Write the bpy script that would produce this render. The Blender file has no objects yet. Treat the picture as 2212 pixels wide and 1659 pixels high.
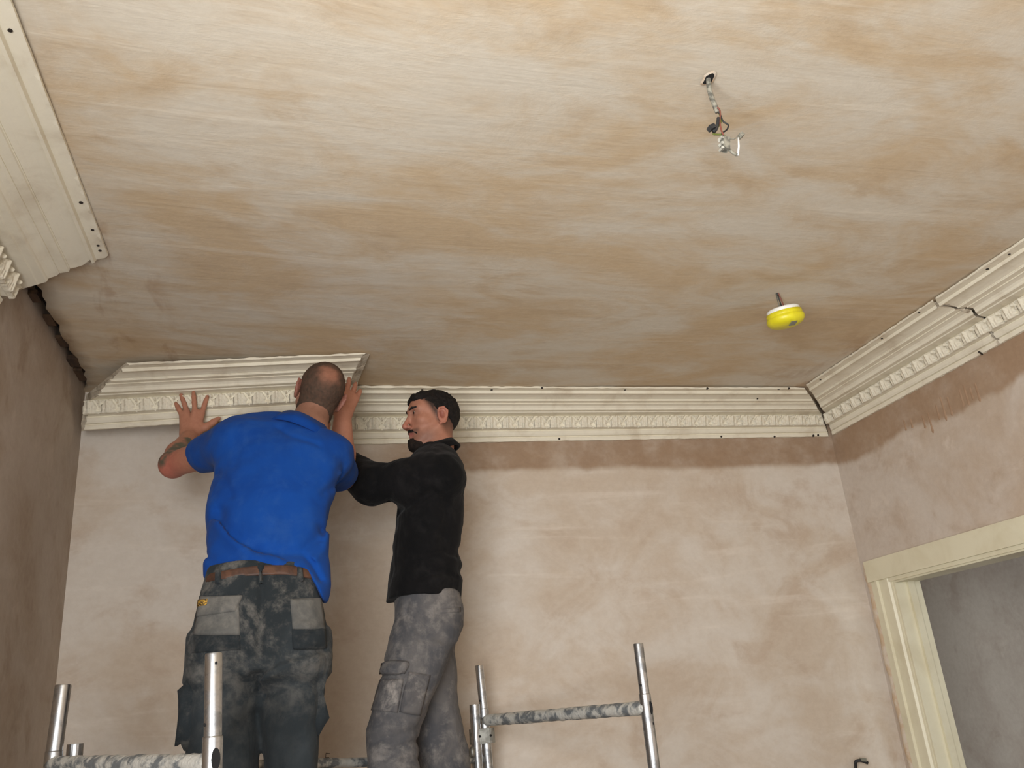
import bpy, math, random
import numpy as np
from mathutils import Vector, Matrix
from mathutils.bvhtree import BVHTree

random.seed(7)
rng = np.random.RandomState(11)
scene = bpy.context.scene
COL = scene.collection

# ------------------------------------------------------------------ camera
W, H, F = 2212.0, 1659.0, 1850.0          # photograph frame, focal length in its pixels
CZ = 1.55                                  # eye height above the floor
RC = np.array([[0.9687475846, -0.2336035105, -0.0834117326],     # right
               [0.0076919646, 0.3644013354, -0.9312102343],      # down
               [0.2479293265, 0.9014660651, 0.3548097835]])      # forward
cam_d = bpy.data.cameras.new('camera'); cam_d.sensor_width = 36.0; cam_d.lens = 36.0 * F / W
cam_d.clip_start = 0.05
cam = bpy.data.objects.new('camera', cam_d); COL.objects.link(cam)
r_, d_, f_ = RC
cam.matrix_world = Matrix(((r_[0], -d_[0], -f_[0], 0), (r_[1], -d_[1], -f_[1], 0), (r_[2], -d_[2], -f_[2], CZ), (0, 0, 0, 1)))
scene.camera = cam

# ------------------------------------------------------------------ light
scene.view_settings.view_transform = 'Standard'
scene.view_settings.look = 'None'
scene.view_settings.gamma = 1.0
scene.view_settings.use_curve_mapping = False
scene.view_settings.exposure = -0.10
world = bpy.data.worlds.new('sky'); scene.world = world; world.use_nodes = True
bg = world.node_tree.nodes['Background']; bg.inputs[0].default_value = (0.80, 0.90, 1.0, 1); bg.inputs[1].default_value = 1.0
YR = -1.00                                  # rear wall with a window, behind the viewer
WIN = (0.60, 1.80, 0.70, 2.20)              # its opening x0, x1, z0, z1
BAY = ((-0.887, 0.45), (0.05, -1.00), 0.85, 2.62)   # splayed bay window across the rear left corner

def area(name, loc, rot, sx, sy, power, col):
    l = bpy.data.lights.new(name, 'AREA'); l.shape = 'RECTANGLE'; l.size = sx; l.size_y = sy
    l.energy = power; l.color = col
    o = bpy.data.objects.new(name, l); COL.objects.link(o); o.location = loc; o.rotation_euler = rot
    return o
area('window_daylight', ((WIN[0] + WIN[1]) / 2, YR - 0.14, (WIN[2] + WIN[3]) / 2), (math.radians(90), 0, 0),
     WIN[1] - WIN[0], WIN[3] - WIN[2], 12, (0.97, 0.985, 1.0))
bay_ang = math.atan2(BAY[1][1] - BAY[0][1], BAY[1][0] - BAY[0][0])
bay_n = (-math.sin(bay_ang), math.cos(bay_ang))              # into the room
bay_L = math.hypot(BAY[1][0] - BAY[0][0], BAY[1][1] - BAY[0][1])
area('bay_daylight', ((BAY[0][0] + BAY[1][0]) / 2 - bay_n[0] * .12, (BAY[0][1] + BAY[1][1]) / 2 - bay_n[1] * .12, (BAY[2] + BAY[3]) / 2), (math.radians(90), 0, bay_ang),
     bay_L - .16, BAY[3] - BAY[2], 128, (0.97, 0.985, 1.0))
area('hall_fill', (3.55, 1.25, 1.7), (math.radians(90), 0, 0), 0.8, 1.2, 5, (1.0, 0.95, 0.88))  # added fill lamp to brighten the hall, no known source there

# ------------------------------------------------------------------ room measures
YB, XL, XR = 3.86, -0.887, 2.812
def zc(x):                                   # the old ceiling rises a little towards the left wall
    t = np.clip((0.3 - np.asarray(x, float)) / 1.19, 0, 1)
    return CZ + 1.405 + 0.060 * t
def ray(px, py):
    return RC.T @ np.array([(px - W / 2) / F, (py - H / 2) / F, 1.0])
def P(px, py, Y):                            # point at distance Y into the room
    v = ray(px, py); v = v / v[1] * Y; return np.array([v[0], v[1], v[2] + CZ])
def PX(px, py, X):
    v = ray(px, py); v = v / v[0] * X; return np.array([v[0], v[1], v[2] + CZ])
def PZ(px, py, z):
    v = ray(px, py); v = v / v[2] * (z - CZ); return np.array([v[0], v[1], z])
def mpp(px, py, Y):                          # metres for one pixel there
    v = ray(px, py); return Y / v[1] / F

# ------------------------------------------------------------------ object helpers
def mesh_obj(name, verts, faces, mat, parent=None, smooth=False, base=None):
    me = bpy.data.meshes.new(name)
    v = np.asarray(verts, float)
    if base is not None: v = v - np.asarray(base)
    me.from_pydata(v.tolist(), [], [list(map(int, f)) for f in faces]); me.update()
    if smooth: me.polygons.foreach_set('use_smooth', [True] * len(me.polygons))
    if mat: me.materials.append(mat)
    o = bpy.data.objects.new(name, me); COL.objects.link(o)
    if parent: o.parent = parent
    elif base is not None: o.location = base
    return o
def link_copy(name, me, parent, loc=None, mw=None):
    o = bpy.data.objects.new(name, me); COL.objects.link(o); o.parent = parent
    if mw is not None: o.matrix_local = mw
    elif loc is not None: o.location = loc
    return o
def tag(o, label=None, cat=None, group=None, kind=None):
    if label: o['label'] = label
    if cat: o['category'] = cat
    if group: o['group'] = group
    if kind: o['kind'] = kind
    return o
def empty(name, loc, label, cat, group=None):
    o = bpy.data.objects.new(name, None); COL.objects.link(o); o.location = loc; o.empty_display_size = 0.1
    return tag(o, label, cat, group)
class MB:
    def __init__(s): s.v = []; s.f = []
    def add(s, v, f):
        n = len(s.v); s.v += [tuple(map(float, q)) for q in v]; s.f += [[i + n for i in q] for q in f]; return s
    def box(s, lo, hi):
        x0, y0, z0 = lo; x1, y1, z1 = hi
        return s.add([(x0, y0, z0), (x1, y0, z0), (x1, y1, z0), (x0, y1, z0), (x0, y0, z1), (x1, y0, z1), (x1, y1, z1), (x0, y1, z1)],
                     [(0, 3, 2, 1), (4, 5, 6, 7), (0, 1, 5, 4), (1, 2, 6, 5), (2, 3, 7, 6), (3, 0, 4, 7)])
    def tube(s, pts, rad, n=16, caps=True, hollow=None):
        pts = [np.asarray(p, float) for p in pts]; m = len(pts)
        if np.isscalar(rad): rad = [rad] * m
        t0 = pts[1] - pts[0]; t0 /= np.linalg.norm(t0)
        ref = np.array([0, 0, 1.0]) if abs(t0[2]) < .9 else np.array([0, 1.0, 0])
        u = np.cross(t0, ref); u /= np.linalg.norm(u)
        V = []; Fc = []
        for i, p in enumerate(pts):
            t = pts[min(i + 1, m - 1)] - pts[max(i - 1, 0)]; t = t / (np.linalg.norm(t) + 1e-12)
            u = u - t * (u @ t); u /= np.linalg.norm(u); w = np.cross(t, u)
            for k in range(n):
                a = 2 * math.pi * k / n; V.append(p + rad[i] * (math.cos(a) * u + math.sin(a) * w))
        for i in range(m - 1):
            for k in range(n):
                k2 = (k + 1) % n; Fc.append((i * n + k, i * n + k2, (i + 1) * n + k2, (i + 1) * n + k))
        if caps: Fc.append(tuple(range(n - 1, -1, -1))); Fc.append(tuple((m - 1) * n + k for k in range(n)))
        return s.add(V, Fc)
    def lathe(s, prof, n=32, origin=(0, 0, 0), M=None):
        V = []; Fc = []; m = len(prof)
        for r, z in prof:
            for k in range(n):
                a = 2 * math.pi * k / n; q = np.array([r * math.cos(a), r * math.sin(a), z])
                if M is not None: q = M @ q
                V.append(q + np.asarray(origin))
        for i in range(m - 1):
            for k in range(n):
                k2 = (k + 1) % n; Fc.append((i * n + k, i * n + k2, (i + 1) * n + k2, (i + 1) * n + k))
        return s.add(V, Fc)
    def build(s, name, mat, parent=None, base=None, smooth=False):
        return mesh_obj(name, s.v, s.f, mat, parent, smooth, base)

# ------------------------------------------------------------------ materials
def srgb(r, g, b):
    f = lambda c: (c / 255 / 12.92) if c / 255 <= .04045 else ((c / 255 + .055) / 1.055) ** 2.4
    return (f(r), f(g), f(b), 1)
class NT:
    def __init__(s, name):
        s.m = bpy.data.materials.new(name); s.m.use_nodes = True; s.t = s.m.node_tree
        s.b = s.t.nodes['Principled BSDF']; s.L = s.t.links
    def n(s, typ, **kw):
        x = s.t.nodes.new(typ)
        for k, v in kw.items(): setattr(x, k, v)
        return x
    def put(s, sock, v):
        if hasattr(v, 'is_output') or isinstance(v, bpy.types.NodeSocket): s.L.new(v, sock)
        else: sock.default_value = v
    def coord(s, scale=(1, 1, 1), rot=(0, 0, 0), loc=(0, 0, 0)):
        tc = s.n('ShaderNodeTexCoord'); mp = s.n('ShaderNodeMapping')
        s.L.new(tc.outputs['Object'], mp.inputs[0]); mp.inputs['Scale'].default_value = scale
        mp.inputs['Rotation'].default_value = rot; mp.inputs['Location'].default_value = loc
        return mp.outputs[0]
    def noise(s, vec, scale, detail=4, rough=.55, dist=0.0):
        x = s.n('ShaderNodeTexNoise'); s.L.new(vec, x.inputs['Vector']); x.inputs['Scale'].default_value = scale
        x.inputs['Detail'].default_value = detail; x.inputs['Roughness'].default_value = rough; x.inputs['Distortion'].default_value = dist
        return x.outputs['Fac']
    def ramp(s, fac, a, b, va=0.0, vb=1.0):
        x = s.n('ShaderNodeMapRange'); x.interpolation_type = 'SMOOTHSTEP'; s.L.new(fac, x.inputs[0])
        x.inputs[1].default_value = a; x.inputs[2].default_value = b; x.inputs[3].default_value = va; x.inputs[4].default_value = vb
        return x.outputs[0]
    def math(s, op, a, b=0.0):
        x = s.n('ShaderNodeMath', operation=op); s.put(x.inputs[0], a); s.put(x.inputs[1], b); return x.outputs[0]
    def mix(s, fac, a, b, blend='MIX'):
        x = s.n('ShaderNodeMix', data_type='RGBA', blend_type=blend); s.put(x.inputs[0], fac); s.put(x.inputs[6], a); s.put(x.inputs[7], b)
        return x.outputs[2]
    def xyz(s):
        tc = s.n('ShaderNodeTexCoord'); x = s.n('ShaderNodeSeparateXYZ'); s.L.new(tc.outputs['Object'], x.inputs[0]); return x.outputs
    def bump(s, h, strength=.3, dist=.01):
        x = s.n('ShaderNodeBump'); s.L.new(h, x.inputs['Height']); x.inputs['Strength'].default_value = strength
        x.inputs['Distance'].default_value = dist; s.L.new(x.outputs[0], s.b.inputs['Normal'])
    def fin(s, col, rough=.8, metal=0.0, spec=.5):
        s.put(s.b.inputs['Base Color'], col); s.put(s.b.inputs['Roughness'], rough); s.put(s.b.inputs['Metallic'], metal)
        s.b.inputs['Specular IOR Level'].default_value = spec
        return s.m

def plaster(name, pale, tan, dark, seed, rot=(0, 0, 0), stretch=(1, 1, 1), stain=None, scale=1.0, edges=False):
    m = NT(name); off = (seed * 3.7, seed * 1.9, seed * 2.3)
    v = m.coord(stretch, rot, off)
    n1 = m.noise(v, 1.15 * scale, 5, .6, .7)
    n2 = m.noise(v, 2.7 * scale, 6, .62, 1.2)
    n3 = m.noise(m.coord((stretch[0] * 1.0, stretch[1] * 1.0, stretch[2]), rot, (off[1], off[2], off[0])), 5.5 * scale, 6, .65, .6)
    a = m.math('ADD', m.math('MULTIPLY', n1, .6), m.math('MULTIPLY', n2, .4))
    c = m.mix(m.ramp(a, .40, .60), pale, tan)
    c = m.mix(m.ramp(m.math('ADD', m.math('MULTIPLY', n3, .5), m.math('MULTIPLY', n2, .5)), .50, .68, 0, .55), c, dark)
    # pale dried trowel smears
    sm = m.noise(m.coord((stretch[0] * .5, stretch[1] * 3.5, stretch[2] * 3.5), (rot[0], rot[1], rot[2] + .35), off), 2.2, 5, .6, .4)
    c = m.mix(m.ramp(sm, .56, .74, 0, .5), c, tuple(min(1, q * 1.16) for q in pale[:3]) + (1,))
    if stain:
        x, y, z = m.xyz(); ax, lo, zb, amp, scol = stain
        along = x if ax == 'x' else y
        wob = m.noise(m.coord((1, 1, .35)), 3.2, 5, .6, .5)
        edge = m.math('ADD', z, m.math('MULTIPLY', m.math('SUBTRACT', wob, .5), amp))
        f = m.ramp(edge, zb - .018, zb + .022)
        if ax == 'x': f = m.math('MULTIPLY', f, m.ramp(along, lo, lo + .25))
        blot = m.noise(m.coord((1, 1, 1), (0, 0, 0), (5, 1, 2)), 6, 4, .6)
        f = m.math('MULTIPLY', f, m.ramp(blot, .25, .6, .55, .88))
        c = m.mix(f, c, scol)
    if edges:
        x, y, z = m.xyz(); nn = m.noise(m.coord((2.2, .8, 1), (0, 0, 0), (3, 4, 5)), 3.4, 4, .6, .3); lum = m.ramp(nn, .50, .62)
        f = m.math('MULTIPLY', m.math('ADD', m.ramp(x, -.40, -.47), m.math('MULTIPLY', m.ramp(x, 2.20, 2.50), m.ramp(y, 2.4, 3.2))), lum)
        c = m.mix(m.math('MULTIPLY', f, .42), c, srgb(168, 132, 98))
    fine = m.noise(v, 38, 6, .65)
    c = m.mix(.10, c, m.mix(m.ramp(fine, .3, .7), (.25, .2, .16, 1), (1, .95, .88, 1)), 'SOFT_LIGHT')
    h = m.math('ADD', m.math('MULTIPLY', sm, .6), m.math('ADD', m.math('MULTIPLY', n3, .5), m.math('MULTIPLY', fine, .12)))
    m.bump(h, .35, .012)
    return m.fin(c, .82, 0, .25)

def simple(name, c1, c2=None, scale=20, rough=.7, metal=0, bump=0, bscale=60, lo=.4, hi=.62, stretch=(1, 1, 1), spec=.5, bdist=.004, rough2=None):
    m = NT(name); v = m.coord(stretch)
    c = c1; r = rough
    if c2 is not None:
        n = m.noise(v, scale, 6, .62, .4); fac = m.ramp(n, lo, hi); c = m.mix(fac, c1, c2)
        if rough2 is not None: r = m.math('ADD', m.math('MULTIPLY', fac, rough2 - rough), rough)
    if bump: m.bump(m.noise(v, bscale, 5, .6), bump, bdist)
    return m.fin(c, r, metal, spec)

M_ceil = plaster('ceiling_plaster', srgb(214, 204, 187), srgb(205, 182, 150), srgb(190, 168, 140), 1.3, (0, 0, -.35), (.8, 1.5, 1), edges=True)
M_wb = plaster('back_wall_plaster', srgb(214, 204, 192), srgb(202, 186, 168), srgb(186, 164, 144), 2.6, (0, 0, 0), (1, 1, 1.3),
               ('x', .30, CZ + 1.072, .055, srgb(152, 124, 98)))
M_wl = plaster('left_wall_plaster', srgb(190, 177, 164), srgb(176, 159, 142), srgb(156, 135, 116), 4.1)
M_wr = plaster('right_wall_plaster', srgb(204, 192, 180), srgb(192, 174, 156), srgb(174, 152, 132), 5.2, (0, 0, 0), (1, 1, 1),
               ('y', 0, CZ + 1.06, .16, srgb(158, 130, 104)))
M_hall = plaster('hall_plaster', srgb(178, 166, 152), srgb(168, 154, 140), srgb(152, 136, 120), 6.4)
M_cast = simple('cast_plaster', srgb(236, 228, 208), srgb(216, 204, 182), 7, .75, 0, .25, 45, .45, .75, (1, 1, 1), .25)
M_castraw = simple('broken_plaster', srgb(206, 194, 174), srgb(160, 146, 126), 22, .95, 0, .7, 70, .4, .65, (1, 1, 1), .1, .008)
M_dark = simple('void_dark', srgb(34, 26, 20), srgb(70, 52, 38), 14, .95, 0, .5, 40)
M_lath = simple('old_lath_wood', srgb(92, 68, 46), srgb(52, 38, 28), 18, .9, 0, .5, 60, .35, .65, (1, .2, 1))
M_cream = simple('cream_gloss_paint', srgb(228, 221, 194), srgb(218, 209, 180), 5, .42, 0, .08, 30, .4, .7)
M_floor = simple('floor_boards', srgb(98, 90, 82), srgb(78, 72, 66), 6, .7, 0, .2, 30, .35, .65, (6, .6, 1))
M_galv = simple('galvanised_tube', srgb(206, 208, 210), srgb(158, 160, 162), 26, .30, 1.0, .2, 40, .42, .66, (1, 1, 1), .5, .0015, .48)
M_crust = simple('plaster_crusted_tube', srgb(206, 204, 196), srgb(120, 124, 126), 22, .6, .35, .8, 48, .44, .6, (1, 1, 1), .4, .006)
M_hole = simple('tube_hole_dark', srgb(18, 17, 17), None, rough=.9)
M_nail = simple('rusty_nail', srgb(48, 38, 30), srgb(30, 24, 20), 60, .7)
M_board = simple('platform_ply', srgb(170, 140, 104), srgb(130, 104, 78), 9, .8, 0, .2, 30, .4, .6, (1, 5, 1))
M_yellow = simple('yellow_cover_plastic', srgb(236, 226, 40), srgb(222, 208, 36), 12, .38)
M_white = simple('white_plastic', srgb(240, 240, 236), None, rough=.35)
M_grey = simple('grey_plastic', srgb(128, 126, 112), None, rough=.5)
M_cable = simple('dusty_grey_cable', srgb(150, 146, 132), srgb(88, 86, 78), 60, .7)
M_black = simple('black_cable', srgb(28, 28, 30), srgb(54, 54, 54), 40, .6)
M_copper = simple('red_wire', srgb(126, 70, 56), None, rough=.5)
M_green = simple('green_wire', srgb(120, 130, 60), None, rough=.5)
M_pencil = simple('pencil', srgb(70, 62, 58), None, rough=.9)
M_dripm = simple('damp_drip', srgb(172, 142, 116), srgb(160, 130, 104), 30, .8)

# ------------------------------------------------------------------ the room
def struct(o, label=None): tag(o, label, None, None, 'structure'); return o
struct(MB().box((XL - .2, YR - .3, -.1), (XR + 1.9, YB + .2, 0)).build('floor', M_floor))
struct(MB().box((XL - .15, YB, 0), (XR + .12, YB + .15, CZ + 1.62)).build('wall_back', M_wb))
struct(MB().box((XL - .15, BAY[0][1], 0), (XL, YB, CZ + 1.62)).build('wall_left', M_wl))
DY0, DY1, DZ = 2.72, 3.635, CZ + .432                       # door opening in the right wall
wr = MB().box((XR, DY1, 0), (XR + .12, YB, CZ + 1.55)).box((XR, YR - .15, 0), (XR + .12, DY0, CZ + 1.55)).box((XR, DY0, DZ), (XR + .12, DY1, CZ + 1.55))
wall_right = struct(wr.build('wall_right', M_wr))
x0, x1, z0, z1 = WIN
wf = MB().box((BAY[1][0], YR - .15, 0), (x0, YR, CZ + 1.55)).box((x1, YR - .15, 0), (XR, YR, CZ + 1.55)).box((x0, YR - .15, 0), (x1, YR, z0)).box((x0, YR - .15, z1), (x1, YR, CZ + 1.55))
struct(wf.build('wall_rear', M_wb))
wn = struct(MB().box((x0, YR - .10, z0), (x0 + .05, YR - .05, z1)).box((x1 - .05, YR - .10, z0), (x1, YR - .05, z1)).box((x0 + .05, YR - .10, z0), (x1 - .05, YR - .05, z0 + .05)).box((x0 + .05, YR - .10, z1 - .05), (x1 - .05, YR - .05, z1)).build('window_1', M_cream))
MB().box(((x0 + x1) / 2 - .02, YR - .09, z0 + .05), ((x0 + x1) / 2 + .02, YR - .06, z1 - .05)).build('glazing_bar', M_cream, wn)

def bay_box(name, u0, u1, z0_, z1_, d0, d1, mat, parent=None):
    q = lambda u, d: (BAY[0][0] + (BAY[1][0] - BAY[0][0]) * u / bay_L + bay_n[0] * d, BAY[0][1] + (BAY[1][1] - BAY[0][1]) * u / bay_L + bay_n[1] * d)
    c = [q(u0, d0), q(u1, d0), q(u1, d1), q(u0, d1)]
    return mesh_obj(name, [p + (z,) for z in (z0_, z1_) for p in c], [(3, 2, 1, 0), (4, 5, 6, 7), (0, 1, 5, 4), (1, 2, 6, 5), (2, 3, 7, 6), (3, 0, 4, 7)], mat, parent)
struct(bay_box('wall_bay_sill', -.1, bay_L + .1, 0, BAY[2], -.15, 0, M_wb)); struct(bay_box('wall_bay_head', -.1, bay_L + .1, BAY[3], CZ + 1.55, -.15, 0, M_wb))
w2 = struct(bay_box('window_2', -.05, .07, BAY[2], BAY[3], -.12, -.03, M_cream))
bay_box('window_frame', bay_L - .07, bay_L + .05, BAY[2], BAY[3], -.12, -.03, M_cream, w2); bay_box('sash_rail', .07, bay_L - .07, 1.66, 1.71, -.10, -.05, M_cream, w2)
# ceiling: a gently uneven skin with a broken edge along the left wall
nx, ny = 60, 110
ys = np.linspace(YR - .1, YB + .02, ny)
jag = np.interp(ys, np.linspace(2.5, 3.9, 46), rng.uniform(-1, 1, 46))
def slot(y): return np.interp(y, [2.45, 2.62, 3.0, 3.4, 3.7, 3.80, 3.84], [0, .058, .052, .046, .040, .034, 0])
us = np.linspace(0, 1, nx)
V = []
for j, y in enumerate(ys):
    s = slot(y); xl = XL - .002 + (s + jag[j] * .011 if s > 0 else 0)
    for u in us:
        x = xl + (XR + .01 - xl) * u
        V.append((x, y, float(zc(x)) + .003 * math.sin(x * 3.1 + y * 2.3) + .002 * math.sin(y * 5.1 - x * 1.7)))
Fq = [(j * nx + i, (j + 1) * nx + i, (j + 1) * nx + i + 1, j * nx + i + 1) for j in range(ny - 1) for i in range(nx - 1)]
n0 = len(V)
for j in range(ny): q = V[j * nx]; V.append((q[0] + .008, q[1], q[2] + .03))
Fq += [(j * nx, n0 + j, n0 + j + 1, (j + 1) * nx) for j in range(ny - 1)]
ceil_o = struct(mesh_obj('ceiling', V, Fq, M_ceil, smooth=True))
struct(MB().box((XL - .15, YR - .15, CZ + 1.535), (XR + .12, YB + .15, CZ + 1.60)).build('ceiling_void', M_dark, None))  # added dark slab for the void seen through the broken ceiling slot
for k in range(7):                                           # split laths showing in the broken slot
    y = 2.62 + k * .17 + random.uniform(-.03, .03)
    MB().box((XL + .001, y, CZ + 1.468 + random.uniform(0, .012)), (XL + .035 + random.uniform(-.006, .01), y + random.uniform(.06, .13), CZ + 1.49)).build('lath', M_lath, ceil_o)

# hall beyond the door
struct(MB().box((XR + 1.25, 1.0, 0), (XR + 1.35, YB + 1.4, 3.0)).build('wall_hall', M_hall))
struct(MB().box((XR + .12, 1.0, 2.75), (XR + 1.35, YB + 1.4, 2.85)).build('hall_ceiling', M_hall))  # unseen ceiling over the hall
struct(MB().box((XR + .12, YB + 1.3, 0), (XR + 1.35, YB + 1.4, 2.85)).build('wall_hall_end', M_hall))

# door frame
df = struct(MB().box((XR + .12, DY1 - .012, 0), (XR + .135, DY1 + .06, DZ + .02)).build('door_1', M_cream))
def vprof(name, pts, y_sign=1):                               # vertical moulding: pts are (y, x) outline
    n = len(pts); v = [(x, y, 0) for y, x in pts] + [(x, y, DZ + .012) for y, x in pts]
    f = [(i, (i + 1) % n, n + (i + 1) % n, n + i) for i in range(n)] + [tuple(range(n)), tuple(range(2 * n - 1, n - 1, -1))]
    return mesh_obj(name, v, f, M_cream, df)
a = DY1
vprof('architrave', [(a + .158, XR), (a + .158, XR - .012), (a + .115, XR - .012), (a + .110, XR - .026), (a + .098, XR - .026), (a + .094, XR - .014),
                     (a + .040, XR - .012), (a + .034, XR - .024), (a + .018, XR - .024), (a + .010, XR - .014), (a - .002, XR - .012), (a - .002, XR)])
b = DY0
vprof('architrave', [(b - .158, XR), (b - .158, XR - .012), (b - .110, XR - .026), (b - .094, XR - .014), (b - .034, XR - .024), (b + .002, XR - .012), (b + .002, XR)][::-1])
MB().box((XR - .010, DY1 - .014, 0), (XR + .13, DY1, DZ)).build('jamb', M_cream, df)
MB().box((XR + .055, DY1 - .028, 0), (XR + .09, DY1 - .014, DZ - .014)).build('door_stop', M_cream, df)
MB().box((XR - .010, DY0, 0), (XR + .13, DY0 + .014, DZ)).build('jamb', M_cream, df)
MB().box((XR - .010, DY0 + .014, DZ - .014), (XR + .13, DY1 - .014, DZ)).build('head_lining', M_cream, df)
MB().box((XR - .030, DY0 - .16, DZ + .012), (XR, DY1 + .158, DZ + .114)).build('header_board', M_cream, df)
MB().box((XR - .020, DY0 - .02, DZ - .006), (XR - .001, DY1 + .02, DZ + .0118)).build('header_bead', M_cream, df)
# rough orange plaster edge beside the frame
M_edge = simple('raw_edge_plaster', srgb(204, 178, 148), srgb(214, 200, 182), 16, .9, 0, .5, 60)
ev = []; ef = []
for i in range(40):
    z = i / 39 * (DZ + .11); w = .044 + .008 * math.sin(i * 1.7) + random.uniform(-.004, .004)
    ev += [(XR - .001, a + .160, z), (XR - .010, a + .160, z), (XR - .012, a + .160 + w * .7, z), (XR - .001, a + .160 + w, z)]
for i in range(39):
    for k in range(3): q = i * 4 + k; ef.append((q, q + 1, q + 5, q + 4))
mesh_obj('plaster_edge', ev, ef, M_edge, wall_right, smooth=True)
# damp drips running down the right wall
for px, py0, py1 in ((1992, 912, 928), (2004, 905, 940), (2021, 888, 910), (2031, 872, 914), (2046, 872, 902), (2072, 856, 882), (2081, 846, 880), (2095, 852, 866), (2106, 842, 872), (1952, 922, 932), (1966, 918, 926)):
    p0 = PX(px, py0 - 14, XR); p1 = PX(px + 3, py1, XR); p1[1] = p0[1]
    mb = MB(); ring = []
    n = 9
    for i in range(n):
        t = i / (n - 1); z = p0[2] + (p1[2] - p0[2]) * t; hw = .0055 * (1 + .5 * math.exp(-((t - .9) / .1) ** 2)) * (1 if t < .97 else .5)
        mb.v += [(XR, p0[1] - hw, z), (XR - .0022, p0[1], z), (XR, p0[1] + hw, z)]
    for i in range(n - 1):
        for k in (0, 1): q = i * 3 + k; mb.f.append([q, q + 1, q + 4, q + 3])
    mb.build('drip', M_dripm, wall_right, smooth=True)
# pencil mark on the back wall
mk = MB()
def stroke(p, q, w=.0022):
    a_ = P(*p, YB); b_ = P(*q, YB); d = (b_ - a_); d /= np.linalg.norm(d); s = np.cross(d, [0, 1, 0]) * w / 2
    mk.add([a_ - s - [0, .0008, 0], a_ + s - [0, .0008, 0], b_ + s - [0, .0008, 0], b_ - s - [0, .0008, 0]], [(0, 1, 2, 3)])
for s_ in (((704, 1627), (703, 1646)), ((704, 1627), (713, 1628)), ((704, 1636), (711, 1636)), ((703, 1645), (714, 1643))): stroke(*s_)
wb = bpy.data.objects['wall_back']; mk.build('pencil_mark', M_pencil, wb)

# ------------------------------------------------------------------ cornices
PROF = [(0, 0), (.012, 0), (.016, .016), (.010, .019), (.010, .023), (.020, .025), (.026, .033), (.032, .046), (.026, .049), (.026, .053), (.036, .055), (.042, .056),
        (.044, .060), (.056, .118), (.052, .121), (.060, .122), (.100, .123), (.103, .127), (.125, .127), (.128, .131), (.130, .137), (.138, .145), (.152, .149),
        (.160, .150), (.160, .154), (.186, .155), (.188, .160), (.190, .160), (.190, .163), (.205, .168), (.225, .172), (.240, .1735), (.252, .175), (.253, .168), (.262, .167), (.264, .181), (.268, .181), (.290, .182), (.300, .183), (.300, .192)]
BACK = [(.280, .192), (.030, .152), (.0, .03)]
PR = np.array([(p / .3, z / .192) for p, z in PROF + BACK]); NPF = len(PROF)

def motif_mesh():
    gx, gy = 56, 28
    s = np.linspace(-.64, 1.36, gx); h = np.linspace(0, 1, gy)
    S, Hh = np.meshgrid(s, h, indexing='ij')
    g = lambda cx, cy, rx, ry, a, e=.5: a * np.clip(1 - ((S - cx) / rx) ** 2 - ((Hh - cy) / ry) ** 2, 0, 1) ** e
    st = lambda x, a, b: np.clip((x - a) / (b - a), 0, 1) ** 2 * (3 - 2 * np.clip((x - a) / (b - a), 0, 1))
    Sw = np.where(S > .98, S - 1.96, S)                                    # nearest leaf centre, the next leaf starts past the bead
    arch = .97 - .95 * np.abs(Sw) ** 2.4 + .035 * np.cos(Sw * 18)          # scalloped leaf outline
    dist = (arch - Hh) / np.sqrt(1 + (2.1 * Sw) ** 2)
    inside = st(dist, .0, .05)
    Z = inside * (.62 + .38 * np.exp(-(Sw / .22) ** 2) + .16 * np.exp(-((np.abs(Sw) - .46) / .12) ** 2 - ((Hh - .4) / .18) ** 2))
    Z = np.maximum(Z, st(-dist, .13, .18) * .42)                            # ground beyond the undercut outline
    Z = np.maximum(Z, g(.98, .80, .15, .15, 1.0))
    ring = ((S - .98) / .15) ** 2 + ((Hh - .80) / .15) ** 2
    Z = np.where((ring > 1.0) & (ring < 2.2), 0, Z)
    for cx, cy, rx, ry in ((.76, .26, .12, .12), (1.20, .26, .12, .12), (-.11, .24, .04, .16), (.11, .24, .04, .16), (.98, .10, .10, .07)): Z = np.minimum(Z, 1.2 - 1.2 * st(1.4 - ((S - cx) / rx) ** 2 - ((Hh - cy) / ry) ** 2, 0, .5))
    Z *= st(Hh, 0, .06)
    Z = np.clip(Z, 0, 1.1); Z[:, 0] = 0; Z[:, -1] = 0; 
    V = np.stack([S / 2, Hh, Z], -1).reshape(-1, 3)
    Fq = [(i * gy + j, (i + 1) * gy + j, (i + 1) * gy + j + 1, i * gy + j + 1) for i in range(gx - 1) for j in range(gy - 1)]
    me = bpy.data.meshes.new('leaf_ornament'); me.from_pydata(V.tolist(), [], Fq); me.update()
    me.polygons.foreach_set('use_smooth', [True] * len(me.polygons)); me.materials.append(M_cast)
    return me
MOTIF = motif_mesh()

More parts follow.
